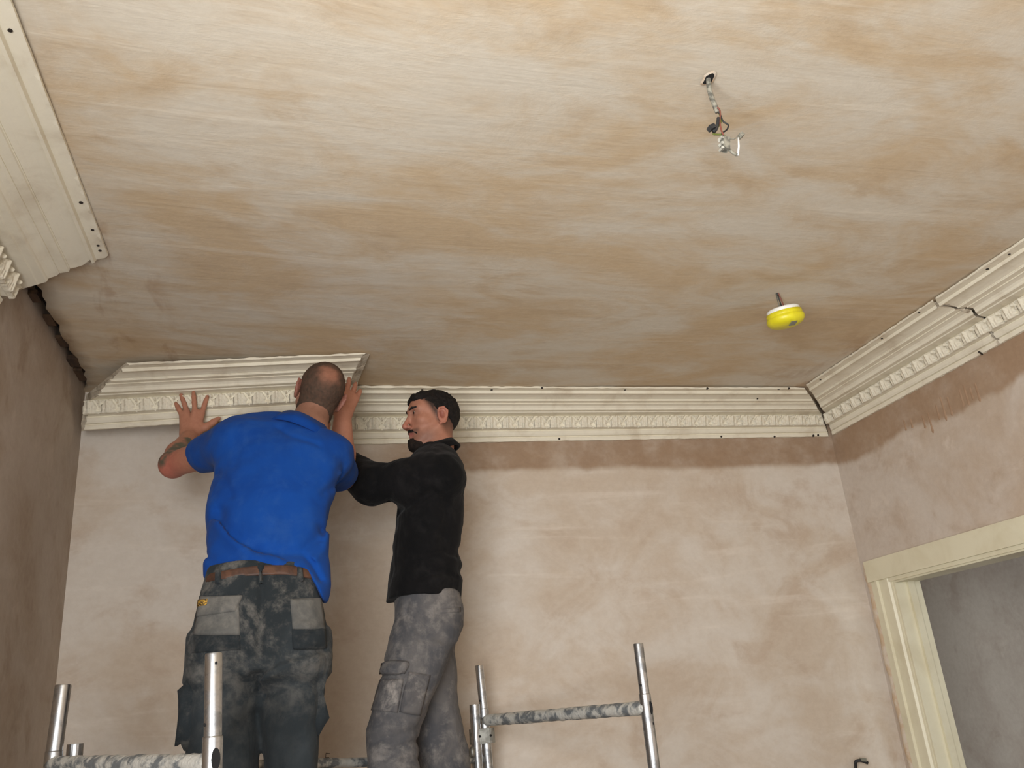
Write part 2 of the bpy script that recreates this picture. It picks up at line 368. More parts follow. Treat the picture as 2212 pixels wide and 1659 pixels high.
def cornice(label, A0, A1, B0, B1, end0, end1, nst=48, lip=.0, pitch=.08, orn=(0, 1), ornphase=0.0, name='cornice', group=None):
    """A0,A1: bottom edge on the wall, B0,B1: front lip at the ceiling; end0/end1(u,v)-> shift in metres along the run at each end."""
    A0, A1, B0, B1 = map(np.array, (A0, A1, B0, B1)); L = np.linalg.norm(A1 - A0); e = (A1 - A0) / L
    root = empty(name, ((A0 + A1) / 2).tolist(), label, 'cornice', group); base = (A0 + A1) / 2
    K = len(PR); t = np.linspace(0, 1, nst); V = np.zeros((nst, K, 3))
    for k, (u, v) in enumerate(PR):
        s0 = end0(u, v, k) / L; s1 = 1 + end1(u, v, k) / L
        tt = s0 + (s1 - s0) * t
        A = A0 + (A1 - A0) * tt[:, None]; B = B0 + (B1 - B0) * tt[:, None]; D = B - A
        D = D - e * (D @ e)[:, None]
        V[:, k, :2] = A[:, :2] + u * D[:, :2]; V[:, k, 2] = A[:, 2] + v * D[:, 2]
        if k in (0, 1) or k >= NPF - 2 and k < NPF:
            V[:, k, 2] += rng.uniform(-1, 1, nst) * (.0022 if k > 3 else .0015) - (lip if k > 3 else 0)
    me_v = V.reshape(-1, 3); Fq = []
    for i in range(nst - 1):
        for k in range(K):
            k2 = (k + 1) % K; Fq.append((i * K + k, (i + 1) * K + k, (i + 1) * K + k2, i * K + k2))
    ncap = len(Fq)
    Fq += [tuple(range(K)), tuple((nst - 1) * K + k for k in range(K - 1, -1, -1))]
    body = mesh_obj('moulding', me_v, Fq, M_cast, root, base=base)
    body.data.materials.append(M_castraw)
    for q in (ncap, ncap + 1): body.data.polygons[q].material_index = 1
    # cast leaves on the frieze, each its own piece
    f0, f1 = PR[11], PR[13]
    n = int(L * (orn[1] - orn[0]) / pitch)
    for i in range(n):
        tt = orn[0] + (i + .32 + ornphase) * pitch / L
        if tt > orn[1] - .03 / L: break
        A = A0 + (A1 - A0) * tt; B = B0 + (B1 - B0) * tt; D = B - A; D = D - e * (D @ e)
        pt = lambda q: np.array([A[0] + q[0] * D[0], A[1] + q[0] * D[1], A[2] + q[1] * D[2]])
        q0, q1 = pt(f0), pt(f1); up = q1 - q0; hgt = np.linalg.norm(up); up /= hgt
        nrm = np.cross(e, up); 
        if nrm @ np.array([D[0], D[1], 0]) < 0: nrm = -nrm
        sx = pitch if True else 0
        ax = np.cross(up, nrm)
        m = Matrix(np.vstack([np.column_stack([ax * pitch * random.uniform(.97, 1.0), up * hgt, nrm * .024, q0 - base + nrm * .0008]), [0, 0, 0, 1]]).tolist())
        link_copy('leaf_ornament', MOTIF, root, mw=m)
    bvh = BVHTree.FromPolygons([Vector(q) for q in me_v], [list(f) for f in Fq])
    return root, base, bvh

def nails(root, base, bvh, pts):
    for px, py in pts:
        d = ray(px, py); d = d / np.linalg.norm(d)
        hit = bvh.ray_cast(Vector((0, 0, CZ)), Vector(d))
        if hit[0] is None: continue
        p, n = np.array(hit[0]), np.array(hit[1])
        if n @ d > 0: n = -n
        r = random.uniform(.0045, .0065)
        MB().tube([p - n * .006 - base, p + n * .0022 - base], r, 8).build('nail', M_nail, root)

jr = rng.uniform(-1, 1, 64)
def jagf(amp, mit=0.0, seed=0):
    return lambda u, v, k: mit * u + amp * jr[(k + seed) % 64] * (1 if k < NPF else .3)
# straight, mitred at the right corner
def edge(px, py, Y): return P(px, py, Y)
A1 = np.array([XR - .002, YB - .001, CZ + 1.2285]); A0 = np.array([.10, YB - .001, CZ + 1.208])
B1 = np.array([XR - .002, YB - .29, float(zc(2.6)) - .003]); B0 = np.array([.10, YB - .265, CZ + 1.402])
cb = cornice('cream plaster cornice fixed along the back wall behind the man in black', A0, A1, B0, B1, jagf(.004), lambda u, v, k: -.012 - .285 * u, 90, .002)
nails(*cb, [(1171, 839), (1350, 842), (1528, 839), (1682, 841), (1704, 839), (1636, 861), (1208, 948), (1558, 943), (1673, 943), (1757, 941), (1767, 940), (912, 842), (1062, 842)])
# right wall, two lengths meeting at the crack
def run_r(y): return np.array([XR - .001, y, CZ + 1.230]), np.array([XR - .312, y, CZ + 1.404])
crk = PX(2172, 742, XR)[1]
a0, b0 = run_r(crk + .004); a1, b1 = run_r(YB - .004)
crack = lambda u: -.02 * u + .016 * math.sin(u * 9 + .6) + .007 * math.sin(u * 23)
cr = cornice('cream plaster cornice on the right wall between the corner and the crack', a0, a1, b0, b1, lambda u, v, k: crack(u) + .004, lambda u, v, k: -.014 - .305 * u, 70, .002, ornphase=.1)
nails(*cr, [(1772, 820), (1905, 731), (1985, 675), (2058, 627)])
a0, b0 = run_r(1.2); a1, b1 = run_r(crk - .004)
cr2 = cornice('cream plaster cornice on the right wall running on past the crack', a0, a1, b0, b1, lambda u, v, k: 0, lambda u, v, k: crack(u) - .002 + .002 * jr[k % 64], 70, .001, orn=(0, 1.03))
nails(*cr2, [(2133, 581), (2180, 549)])
d = ray(2133, 764); 
cr_root, cr_base, _ = cr
p0 = PX(2122, 765, XR) ; MB().tube([p0 - cr_base, p0 + np.array([-.045, -.03, -.004]) - cr_base], .004, 8).build('nail', M_nail, cr_root)
# left wall: broken-off length
yl = PZ(232, 545, CZ + 1.449)[1]
a0 = np.array([XL + .001, 0.62, CZ + 1.235]); a1 = np.array([XL + .001, yl + .12, CZ + 1.235])
b0 = np.array([XL + .322, 0.62, float(zc(XL + .322)) - .003]); b1 = np.array([XL + .322, yl + .12, float(zc(XL + .322)) - .003])
cl = cornice('cream plaster cornice with a broken end on the left wall', a0, a1, b0, b1, lambda u, v, k: 0, lambda u, v, k: -.12 + (.13 * (1 - u) if v > .5 else .02) + .012 * jr[(k * 3) % 64], 60, .001)
nails(*cl, [(175, 437), (22, 65), (200, 496), (212, 530), (216, 541)])
# the length being offered up: far end near the corner, near end still clear of the wall
hA0 = P(176, 931, 3.745); hB0 = P(285, 780, 3.43); hA1 = P(738, 893, 3.515); hB1 = P(787, 760, 3.225)
eh = (hA1 - hA0); Lh = np.linalg.norm(eh); ehn = eh / Lh
off0 = (hB0 - hA0) @ ehn; off1 = (hB1 - hA1) @ ehn
def he0(u, v, k): return off0 * u * .95 + .008 * jr[(k * 5 + 3) % 64] + (0.0 if k < NPF else -.01)
def he1(u, v, k): return off1 * u + .006 * jr[(k * 7 + 9) % 64] + (0 if k < NPF else (.026 if k == NPF else .058))
hB0p = hB0 - ehn * off0; hB1p = hB1 - ehn * off1
ch = cornice('loose cream cornice length with rough ends lifted up by two men', hA0, hA1, hB0p, hB1p, he0, he1, 48, .001, pitch=.078, orn=(.02, .98), name='plaster_length')

# ------------------------------------------------------------------ scaffold tower
tw = empty('scaffold_tower', (0.3, 2.9, 0), 'dusty galvanised scaffold tower the two men are standing on', 'scaffold'); TB = np.array([.3, 2.9, 0])
def line_to(p, q, z):
    t = (z - p[2]) / (q[2] - p[2]); return p + (q - p) * t
def post(top, bot, Y, r_sp, r_po, split, lower=0.0):
    p = P(*top, Y); q = P(*bot, Y); q[0] = p[0] + (q[0] - p[0]); m = P(*split, Y)
    zs = m[2]; ps = line_to(p, q, zs); pe = line_to(p, q, lower)
    pe[0] = ps[0] + (pe[0] - ps[0]) * .35; pe[1] = ps[1]
    post_o = MB().tube([pe - TB, line_to(ps, pe, zs - .004) - TB, ps - TB], [r_po, r_po, r_po * .97], 24).build('post', M_galv, tw, smooth=False)
    sp = MB().tube([line_to(p, q, zs - .02) - TB, line_to(p, q, p[2] - .003) - TB, p - TB], [r_sp, r_sp, r_sp * .93], 24, caps=False).build('spigot', M_galv, tw)
    for o in (post_o, sp): o.data.polygons.foreach_set('use_smooth', [len(f.vertices) == 4 for f in o.data.polygons])
    return p, q, ps
def pin_hole(px, py, Y, r, axis_pt, rx=None):
    """dark drilled hole on the tube face that looks at the room's middle"""
    c = P(px, py, Y); v = -ray(px, py); v[2] = 0; v /= np.linalg.norm(v)
    side = np.cross(v, [0, 0, 1.0]); mb = MB(); n = 14; rx = rx or r
    V0 = [c + side * rx * math.cos(2 * math.pi * k / n) + np.array([0, 0, 1]) * r * math.sin(2 * math.pi * k / n) - TB for k in range(n)]
    mb.add([q - v * .012 for q in V0] + [q + v * .0015 for q in V0], [(k, (k + 1) % n, n + (k + 1) % n, n + k) for k in range(n)] + [tuple(range(n, 2 * n))])
    mb.build('pin_hole', M_hole, tw)
rB = 20 * mpp(462, 1500, 2.2); YA, YBp, YC, YD = 2.75, 2.2, 3.66, 2.9
pB = post((462, 1411), (459, 1659), YBp, rB * .93, rB * 1.06, (460, 1590))
pA = post((137, 1479), (112, 1659), YA, 16.5 * mpp(137, 1500, YA), 17.5 * mpp(137, 1500, YA), (117, 1622))
pC = post((1035, 1437), (1058, 1659), YC, 9 * mpp(1040, 1500, YC), 10.5 * mpp(1040, 1500, YC), (1047, 1530))
pD = post((1378.5, 1390), (1413, 1659), YD, 11 * mpp(1380, 1500, YD), 13 * mpp(1380, 1500, YD), (1394, 1498))
def bar(p, q, r, mat, name='crossbar', n=40):
    p, q = np.asarray(p), np.asarray(q); pts = [p + (q - p) * i / n - TB for i in range(n + 1)]
    return MB().tube(pts, [r * (1 + (random.uniform(0, .16) if mat is M_crust else 0)) for _ in pts], 20, caps=True).build(name, mat, tw, smooth=True)
zbar = P(450, 1648, YBp)[2]
bar(line_to(pA[0], pA[1], P(120, 1651, YA)[2]), line_to(pB[0], pB[1], P(450, 1650, YBp)[2]), 17 * mpp(300, 1640, 2.45), M_crust)
bar(line_to(pC[0], pC[1], P(1050, 1556, YC)[2]), line_to(pD[0], pD[1], P(1396, 1529, YD)[2]), 12.2 * mpp(1220, 1540, 3.25), M_crust)
bar(P(150, 1662, YA + .04), P(1045, 1640, YC), 9 * mpp(750, 1640, 3.3), M_crust, 'guard_rail')
for za in (.42, 1.0):
    bar([pA[0][0], pA[0][1], za], [pB[0][0], pB[0][1], za], .02, M_galv); bar([pC[0][0] + .05, pC[0][1], za], [pD[0][0] + .05, pD[0][1], za], .02, M_galv)
# short doubled uprights and their coupler
MB().tube([P(163, 1607, YA + .05) - TB, np.array([P(163, 1607, YA + .05)[0], P(163, 1607, YA + .05)[1], .4]) - TB], 17 * mpp(163, 1607, YA), 20).build('short_upright', M_galv, tw)
q0 = P(1025, 1522, YC - .03); MB().tube([q0 - TB, line_to(q0, P(1032, 1659, YC - .03), .4) - TB], 11 * mpp(1025, 1520, YC), 20).build('short_upright', M_galv, tw)
q1 = P(1041, 1590, YC - .02); rr = 11.5 * mpp(1040, 1590, YC)
cl_v = []; outline = []
for k in range(12): a_ = math.pi / 2 + math.pi * k / 11; outline.append((-.024 + rr * 1.25 * math.cos(a_), rr * 1.3 * math.sin(a_)))
for k in range(12): a_ = -math.pi / 2 + math.pi * k / 11; outline.append((.026 + rr * 1.25 * math.cos(a_), rr * 1.3 * math.sin(a_)))
no = len(outline); cv = [(q1[0] + x - TB[0], q1[1] + y - TB[1], q1[2] + dz) for dz in (-.028, .028) for x, y in outline]
M_alloy = simple('dull_alloy', srgb(168, 168, 162), srgb(132, 132, 126), 30, .45, .8)
cpl = mesh_obj('coupler', cv, [(k, (k + 1) % no, no + (k + 1) % no, no + k) for k in range(no)] + [tuple(range(no - 1, -1, -1)), tuple(range(no, 2 * no))], M_alloy, tw)
for dx in (-.014, .03):
    c = q1 - TB + np.array([dx, -rr * 1.3, .0]); MB().tube([c + [0, .002, 0], c + [0, -.004, 0]], .0045, 10).build('rivet', M_hole, cpl)
c = P(1020, 1625, YC - .06) - TB; MB().tube([c + [0, 0, .02], c + [0, 0, .012], c - [0, 0, .012], c - [0, 0, .02]], [.006, .012, .012, .006], 12).build('locking_pin', M_alloy, tw, smooth=True)
pin_hole(466, 1640, YBp - rB * 1.03, .024, None, .010)
pin_hole(467, 1432, YBp - rB * .93, .0035, None, .003); pin_hole(442, 1566, YBp - rB * .6, .004, None, .003)
pin_hole(1406.5, 1529, YD - .020, .021, None, .006); pin_hole(1383.5, 1480, YD - .018, .004, None, .0035); pin_hole(1411, 1563, YD - .018, .004, None, .003)
pin_hole(1036, 1514, YC - .018, .004, None, .0035)
# platform
pl = [np.array([pA[2][0] + .05, pA[2][1] - .03]), np.array([pB[2][0], pB[2][1]]), np.array([pD[2][0], pD[2][1]]), np.array([pC[2][0], pC[2][1] - .02])]
ZP = CZ - .665
mesh_obj('platform', [(p[0] - TB[0], p[1] - TB[1], z) for z in (ZP - .025, ZP) for p in pl], [(3, 2, 1, 0), (4, 5, 6, 7), (0, 1, 5, 4), (1, 2, 6, 5), (2, 3, 7, 6), (3, 0, 4, 7)], M_board, tw)

# ------------------------------------------------------------------ ceiling fittings
hz = float(zc(1.0)); hole = PZ(1530, 168, hz); YH = hole[1]
cab = empty('ceiling_cable', hole.tolist(), 'grey lighting cable with connector blocks dangling from a hole in the ceiling', 'cable')
M_term = simple('grubby_terminal', srgb(196, 194, 182), srgb(140, 138, 128), 90, .6)
def pl_px(pts, Y, base): return [P(x, y, Y) - base for x, y in pts]
def spline(pts, n=6):
    pts = [np.asarray(p, float) for p in pts]; out = []
    for i in range(len(pts) - 1):
        p0, p1, p2, p3 = pts[max(i - 1, 0)], pts[i], pts[i + 1], pts[min(i + 2, len(pts) - 1)]
        for k in range(n):
            t = k / n; out.append(.5 * ((2 * p1) + (-p0 + p2) * t + (2 * p0 - 5 * p1 + 4 * p2 - p3) * t * t + (-p0 + 3 * p1 - 3 * p2 + p3) * t ** 3))
    return out + [pts[-1]]
mp = mpp(1550, 250, YH)
MB().tube(spline([np.array([0, 0, .03])] + pl_px([(1530, 172), (1534, 200), (1543, 225), (1550, 242)], YH, hole)), 5.5 * mp, 10).build('sheath', M_cable, cab, smooth=True)
# dark hole rim
n = 18; rim = [(.011 * math.cos(2 * math.pi * k / n) * (1 + .18 * math.sin(k * 1.3)), .019 * math.sin(2 * math.pi * k / n) * (1 + .15 * math.cos(k * .9)), -.0045) for k in range(n)]
rim2 = [(x * 1.5, y * 1.35, -.0025 + .0) for x, y, z in rim]
mesh_obj('ceiling_hole', rim, [tuple(range(n))], M_hole, cab)
mesh_obj('hole_rim', rim + rim2, [(k, (k + 1) % n, n + (k + 1) % n, n + k) for k in range(n)], M_edge, cab)
MB().tube(spline(pl_px([(1548, 236), (1556, 248), (1562, 262), (1573, 270), (1570, 280), (1560, 288), (1563, 296)], YH, hole)), 1.8 * mp, 8).build('wire', M_black, cab, smooth=True)
MB().tube(spline(pl_px([(1549, 232), (1554, 236), (1556, 246), (1555, 262), (1558, 280), (1563, 292)], YH - .012, hole)), 1.7 * mp, 8).build('wire', M_copper, cab, smooth=True)
MB().tube(spline(pl_px([(1551, 238), (1558, 258), (1552, 272), (1545, 284), (1542, 290), (1560, 291), (1568, 296)], YH + .01, hole)), 2.2 * mp, 8).build('wire', M_green, cab, smooth=True)
MB().tube(spline(pl_px([(1552, 255), (1550, 268), (1546, 280), (1541, 284)], YH - .01, hole)), 4 * mp, 8).build('wire', M_black, cab, smooth=True)
def block(name, px, py, Y, hx, hy, ang, mat, parent, base, th=.008):
    c = P(px, py, Y) - base; ca, sa = math.cos(ang), math.sin(ang); R3 = np.array([[ca, 0, -sa], [0, 1, 0], [sa, 0, ca]])
    m = MB().box((-hx, -th, -hy), (hx, th, hy)); m.v = [tuple(c + R3 @ np.array(v)) for v in m.v]
    return m.build(name, mat, parent)
block('connector_block', 1537, 276, YH - .01, 7 * mp, 5 * mp, .5, M_black, cab, hole)
block('connector_block', 1567, 312, YH, 7 * mp, 15 * mp, -.2, M_cable, cab, hole, .01)
block('terminal', 1558, 300, YH, 4 * mp, 3.5 * mp, .3, M_term , cab, hole)
block('terminal', 1558, 312, YH, 3 * mp, 3 * mp, .3, M_term , cab, hole)
block('terminal', 1559, 322, YH, 3 * mp, 2.5 * mp, .3, M_term , cab, hole)
block('terminal', 1600, 293, YH, 4.5 * mp, 4.5 * mp, .7, M_cable, cab, hole)
MB().tube(pl_px([(1574, 322), (1583, 330), (1592, 335)], YH, hole), 3.2 * mp, 8).build('wire', M_cable, cab, smooth=True)
MB().tube(pl_px([(1595, 298), (1596, 316), (1594, 336)], YH, hole), 2.2 * mp, 8).build('wire', M_white, cab, smooth=True)
MB().tube(pl_px([(1572, 300), (1586, 300), (1598, 294)], YH, hole), 1.3 * mp, 8).build('wire', M_cable, cab, smooth=True)

at = PZ(1677, 630, float(zc(1.8))); dc = P(1693, 676, at[1] + .012)
det = empty('smoke_detector', dc.tolist(), 'round smoke detector in a yellow dust cover hanging by its wires from the ceiling', 'smoke detector')
R0 = 40.5 * mpp(1695, 690, dc[1])
MT = np.array(Matrix.Rotation(math.radians(-9), 3, 'Y') @ Matrix.Rotation(math.radians(7), 3, 'X'))
MB().lathe([(0, .016), (R0 * .82, .016), (R0 * .87, .012), (R0 * .87, -.006), (0, -.006)], 40, (0, 0, 0), MT).build('base', M_white, det, smooth=False)
cov = MB().lathe([(R0 * .86, .002), (R0 * .93, .001), (R0 * .945, -.012), (R0 * .93, -.016), (R0 * .99, -.019), (R0 * 1.0, -.026), (R0 * .97, -.036), (R0 * .86, -.046), (R0 * .62, -.054), (R0 * .3, -.057), (0.0005, -.0575)], 40, (0, 0, 0), MT).build('dust_cover', M_yellow, det, smooth=True)
q = MT @ np.array([-.004, -R0 * .60, -.0545]); MB().lathe([(.018, .001), (.018, -.002), (.0005, -.002)], 4, q, MT @ np.array(Matrix.Rotation(math.radians(-20), 3, 'X')) @ np.array(Matrix.Rotation(math.radians(45), 3, 'Z'))).build('window_patch', M_grey, cov)
for dx, mt in ((-.004, M_cable), (.004, M_copper), (0, M_black)):
    MB().tube(spline([at - dc + [dx, 0, .01], (at - dc) * .62 + [dx * 2 + .004, .004, 0], (at - dc) * .3 + [dx * 2.5, 0, 0], MT @ np.array([-.006 + dx * 3, 0, .014])]), .0024, 8).build('wire', mt, det, smooth=True)
# stub of cable from the back wall, low on the right
wc = P(1848, 1662, YB); st = empty('wall_cable', wc.tolist(), 'short black cable stub bent out of the back wall near the door', 'cable')
MB().tube(spline([P(1849, 1668, YB) - wc, P(1848, 1655, YB - .03) - wc, P(1849, 1645, YB - .045) - wc, P(1860, 1643, YB - .05) - wc, P(1874, 1648, YB - .05) - wc]), 3.4 * mpp(1860, 1650, YB), 8).build('cable_stub', M_black, st, smooth=True)
block('connector_block', 1864, 1641, YB - .05, 6 * mpp(1860, 1650, YB), 3.5 * mpp(1860, 1650, YB), -.2, M_grey, st, wc)

# ------------------------------------------------------------------ sculpting by distance fields
_T = np.random.RandomState(5).uniform(-1, 1, (32, 32, 32)).astype(np.float32)
def vnoise(p, f, seed=0):
    q = p * f + seed * 7.31; i = np.floor(q).astype(int); t = q - i; t = t * t * (3 - 2 * t)
    g = lambda a, b, c: _T[(i[:, 0] + a) & 31, (i[:, 1] + b) & 31, (i[:, 2] + c) & 31]
    x, y, z = t[:, 0], t[:, 1], t[:, 2]
    return ((g(0, 0, 0) * (1 - x) + g(1, 0, 0) * x) * (1 - y) + (g(0, 1, 0) * (1 - x) + g(1, 1, 0) * x) * y) * (1 - z) + \
           ((g(0, 0, 1) * (1 - x) + g(1, 0, 1) * x) * (1 - y) + (g(0, 1, 1) * (1 - x) + g(1, 1, 1) * x) * y) * z
def smin(a, b, k):
    if k <= 0: return np.minimum(a, b)
    h = np.maximum(k - np.abs(a - b), 0) / k; return np.minimum(a, b) - h * h * k * .25
def smax(a, b, k): return -smin(-a, -b, k)
class Field:
    def __init__(s): s.pr = []; s.post = None
    def add(s, fn, c, r, k=.01, op='u'): s.pr.append((fn, np.asarray(c, float), r, k, op)); return s
    def cone(s, a, b, ra, rb, k=.01, op='u'):
        a, b = np.asarray(a, float), np.asarray(b, float); ba = b - a; bb = ba @ ba + 1e-12
        def fn(p):
            t = np.clip((p - a) @ ba / bb, 0, 1); return np.linalg.norm(p - a - t[:, None] * ba, axis=1) - (ra + (rb - ra) * t)
        return s.add(fn, (a + b) / 2, math.sqrt(bb) / 2 + max(ra, rb), k, op)
    def chain(s, pts, rad, k=.01, op='u'):
        for i in range(len(pts) - 1): s.cone(pts[i], pts[i + 1], rad[i], rad[i + 1], k, op)
        return s
    def ell(s, c, r, R=None, k=.01, op='u'):
        c, r = np.asarray(c, float), np.asarray(r, float)
        def fn(p):
            q = p - c
            if R is not None: q = q @ R
            k0 = np.linalg.norm(q / r, axis=1); k1 = np.linalg.norm(q / (r * r), axis=1) + 1e-9
            return k0 * (k0 - 1) / k1
        return s.add(fn, c, r.max(), k, op)
    def rbox(s, c, hs, R=None, rnd=.01, k=.01, op='u'):
        c, hs = np.asarray(c, float), np.asarray(hs, float)
        def fn(p):
            q = p - c
            if R is not None: q = q @ R
            q = np.abs(q) - hs + rnd
            return np.linalg.norm(np.maximum(q, 0), axis=1) + np.minimum(q.max(1), 0) - rnd
        return s.add(fn, c, np.linalg.norm(hs), k, op)
    def loft(s, left, right, Y, half, n=2.3, top=None, bot=None, k=.03, op='u', rnd=.01):
        """tube whose outline is given by left and right edge points (pixels at depth Y(py)); half(py) = depth half-thickness"""
        L = sorted([tuple(P(x, y, Y(y))) + (y,) for x, y in left], key=lambda q: q[2]); R_ = sorted([tuple(P(x, y, Y(y))) + (y,) for x, y in right], key=lambda q: q[2])
        L, R_ = np.array(L), np.array(R_)
        def fn(p):
            z = p[:, 2]
            xl = np.interp(z, L[:, 2], L[:, 0]); xr = np.interp(z, R_[:, 2], R_[:, 0])
            yc = np.interp(z, R_[:, 2], R_[:, 1]); b = half(np.interp(z, R_[:, 2], R_[:, 3]))
            cx = (xl + xr) / 2; a = np.maximum((xr - xl) / 2, .004)
            d = (((np.abs((p[:, 0] - cx) / a)) ** n + (np.abs((p[:, 1] - yc) / b)) ** n) ** (1 / n) - 1) * np.minimum(a, b)
            if top is not None: d = smax(d, z - top, rnd)
            if bot is not None: d = smax(d, bot - z, rnd)
            return d
        lo = min(L[0, 2], R_[0, 2]); hi = max(L[-1, 2], R_[-1, 2])
        return s.add(fn, (0, 0, 0), 99, k, op)
    def __call__(s, p, sel=None):
        d = np.full(len(p), 9.0)
        for fn, c, r, k, op in (s.pr if sel is None else sel):
            q = fn(p)
            if op == 'u': d = smin(d, q, k)
            elif op == 's': d = smax(d, -q, k)
            else: d = smax(d, q, k)
        if s.post is not None: d = s.post(p, d)
        return d
def polygonize(f, lo, hi, h, B=12):
    lo, hi = np.asarray(lo, float), np.asarray(hi, float); nb = np.ceil((hi - lo) / (h * B)).astype(int)
    N = nb * B + 1
    bi = np.stack(np.meshgrid(*[np.arange(n) for n in nb], indexing='ij'), -1).reshape(-1, 3)
    cen = lo + (bi + .5) * B * h; rad = B * h * math.sqrt(3) / 2
    act = np.abs(f(cen)) < rad * 1.45 + .012
    g = np.arange(B + 1); gi = np.stack(np.meshgrid(g, g, g, indexing='ij'), -1).reshape(-1, 3)
    ids, pos, quads = [], [], []
    corner = [(a, b, c) for a in (0, 1) for b in (0, 1) for c in (0, 1)]
    edges = [(i, j) for i in range(8) for j in range(i + 1, 8) if sum(abs(corner[i][q] - corner[j][q]) for q in range(3)) == 1]
    gid = lambda c: (c[:, 0] * N[1] + c[:, 1]) * N[2] + c[:, 2]
    for b, c in zip(bi[act], cen[act]):
        org = b * B; pts = lo + (org + gi) * h
        sel = [q for q in f.pr if q[4] != 'u' or np.linalg.norm(q[1] - c) < q[2] + rad + q[3] + .02]
        if not sel: continue
        D = f(pts, sel).reshape(B + 1, B + 1, B + 1); S = D < 0
        if S.all() or not S.any(): continue
        cs = np.stack([D[a:B + a, e:B + e, g_:B + g_] for a, e, g_ in corner], -1); si = cs < 0
        mixd = si.any(-1) & ~si.all(-1); cc = np.argwhere(mixd)
        if len(cc):
            v = cs[mixd]; sv = v < 0; acc = np.zeros((len(cc), 3)); cnt = np.zeros(len(cc))
            for i, j in edges:
                m = sv[:, i] != sv[:, j]
                if not m.any(): continue
                t = v[m, i] / (v[m, i] - v[m, j]); a_, b_ = np.array(corner[i]), np.array(corner[j])
                acc[m] += a_ + (b_ - a_) * t[:, None]; cnt[m] += 1
            pos.append(lo + (org + cc + acc / cnt[:, None]) * h); ids.append(gid(org + cc))
        for ax in range(3):
            u, w = (ax + 1) % 3, (ax + 2) % 3
            s0 = [slice(0, B)] * 3; s1 = list(s0); s1[ax] = slice(1, B + 1)
            A_, B_ = S[tuple(s0)], S[tuple(s1)]; e = np.argwhere(A_ != B_)
            if not len(e): continue
            fl = A_[tuple(e.T)]; e = e + org
            ok = (e[:, u] > 0) & (e[:, w] > 0); e, fl = e[ok], fl[ok]
            du = np.zeros(3, int); du[u] = 1; dw = np.zeros(3, int); dw[w] = 1
            q = np.stack([gid(e - du - dw), gid(e - dw), gid(e), gid(e - du)], 1)
            q[~fl] = q[~fl][:, ::-1]; quads.append(q)
    ids = np.concatenate(ids); pos = np.concatenate(pos); quads = np.concatenate(quads)
    o = np.argsort(ids); ids, pos = ids[o], pos[o]
    ix = np.searchsorted(ids, quads); ix[ix >= len(ids)] = 0
    ok = (ids[ix] == quads).all(1)
    return pos, ix[ok]
def sculpt(name, f, lo, hi, h, mat, parent, base, colfn=None):
    v, q = polygonize(f, lo, hi, h)
    me = bpy.data.meshes.new(name); me.vertices.add(len(v)); me.vertices.foreach_set('co', (v - base).astype(np.float32).ravel())
    me.loops.add(len(q) * 4); me.loops.foreach_set('vertex_index', q.astype(np.int32).ravel())
    me.polygons.add(len(q)); me.polygons.foreach_set('loop_start', np.arange(0, len(q) * 4, 4, dtype=np.int32)); me.polygons.foreach_set('loop_total', np.full(len(q), 4, np.int32))
    me.update(calc_edges=True); me.validate()
    me.polygons.foreach_set('use_smooth', [True] * len(me.polygons)); me.materials.append(mat)
    if colfn is not None:
        c = np.ones((len(v), 4), np.float32); c[:, :3] = colfn(v); at_ = me.color_attributes.new('tint', 'FLOAT_COLOR', 'POINT'); at_.data.foreach_set('color', c.ravel())
    o = bpy.data.objects.new(name, me); COL.objects.link(o); o.parent = parent
    return o
def tinted(name, rough=.55, bump=.15, bscale=120, spec=.35, sss=0.0):
    m = NT(name); a_ = m.n('ShaderNodeVertexColor'); a_.layer_name = 'tint'; v = m.coord()
    n_ = m.noise(v, 60, 4, .6); c = m.mix(.18, a_.outputs[0], m.mix(m.ramp(n_, .3, .7), (.3, .3, .3, 1), (.75, .75, .75, 1)), 'SOFT_LIGHT')
    m.bump(m.noise(v, bscale, 5, .6), bump, .003)
    return m.fin(c, rough, 0, spec)
M_skin = tinted('skin')
M_hairtint = tinted('cropped_hair', .8, .7, 500, .2)

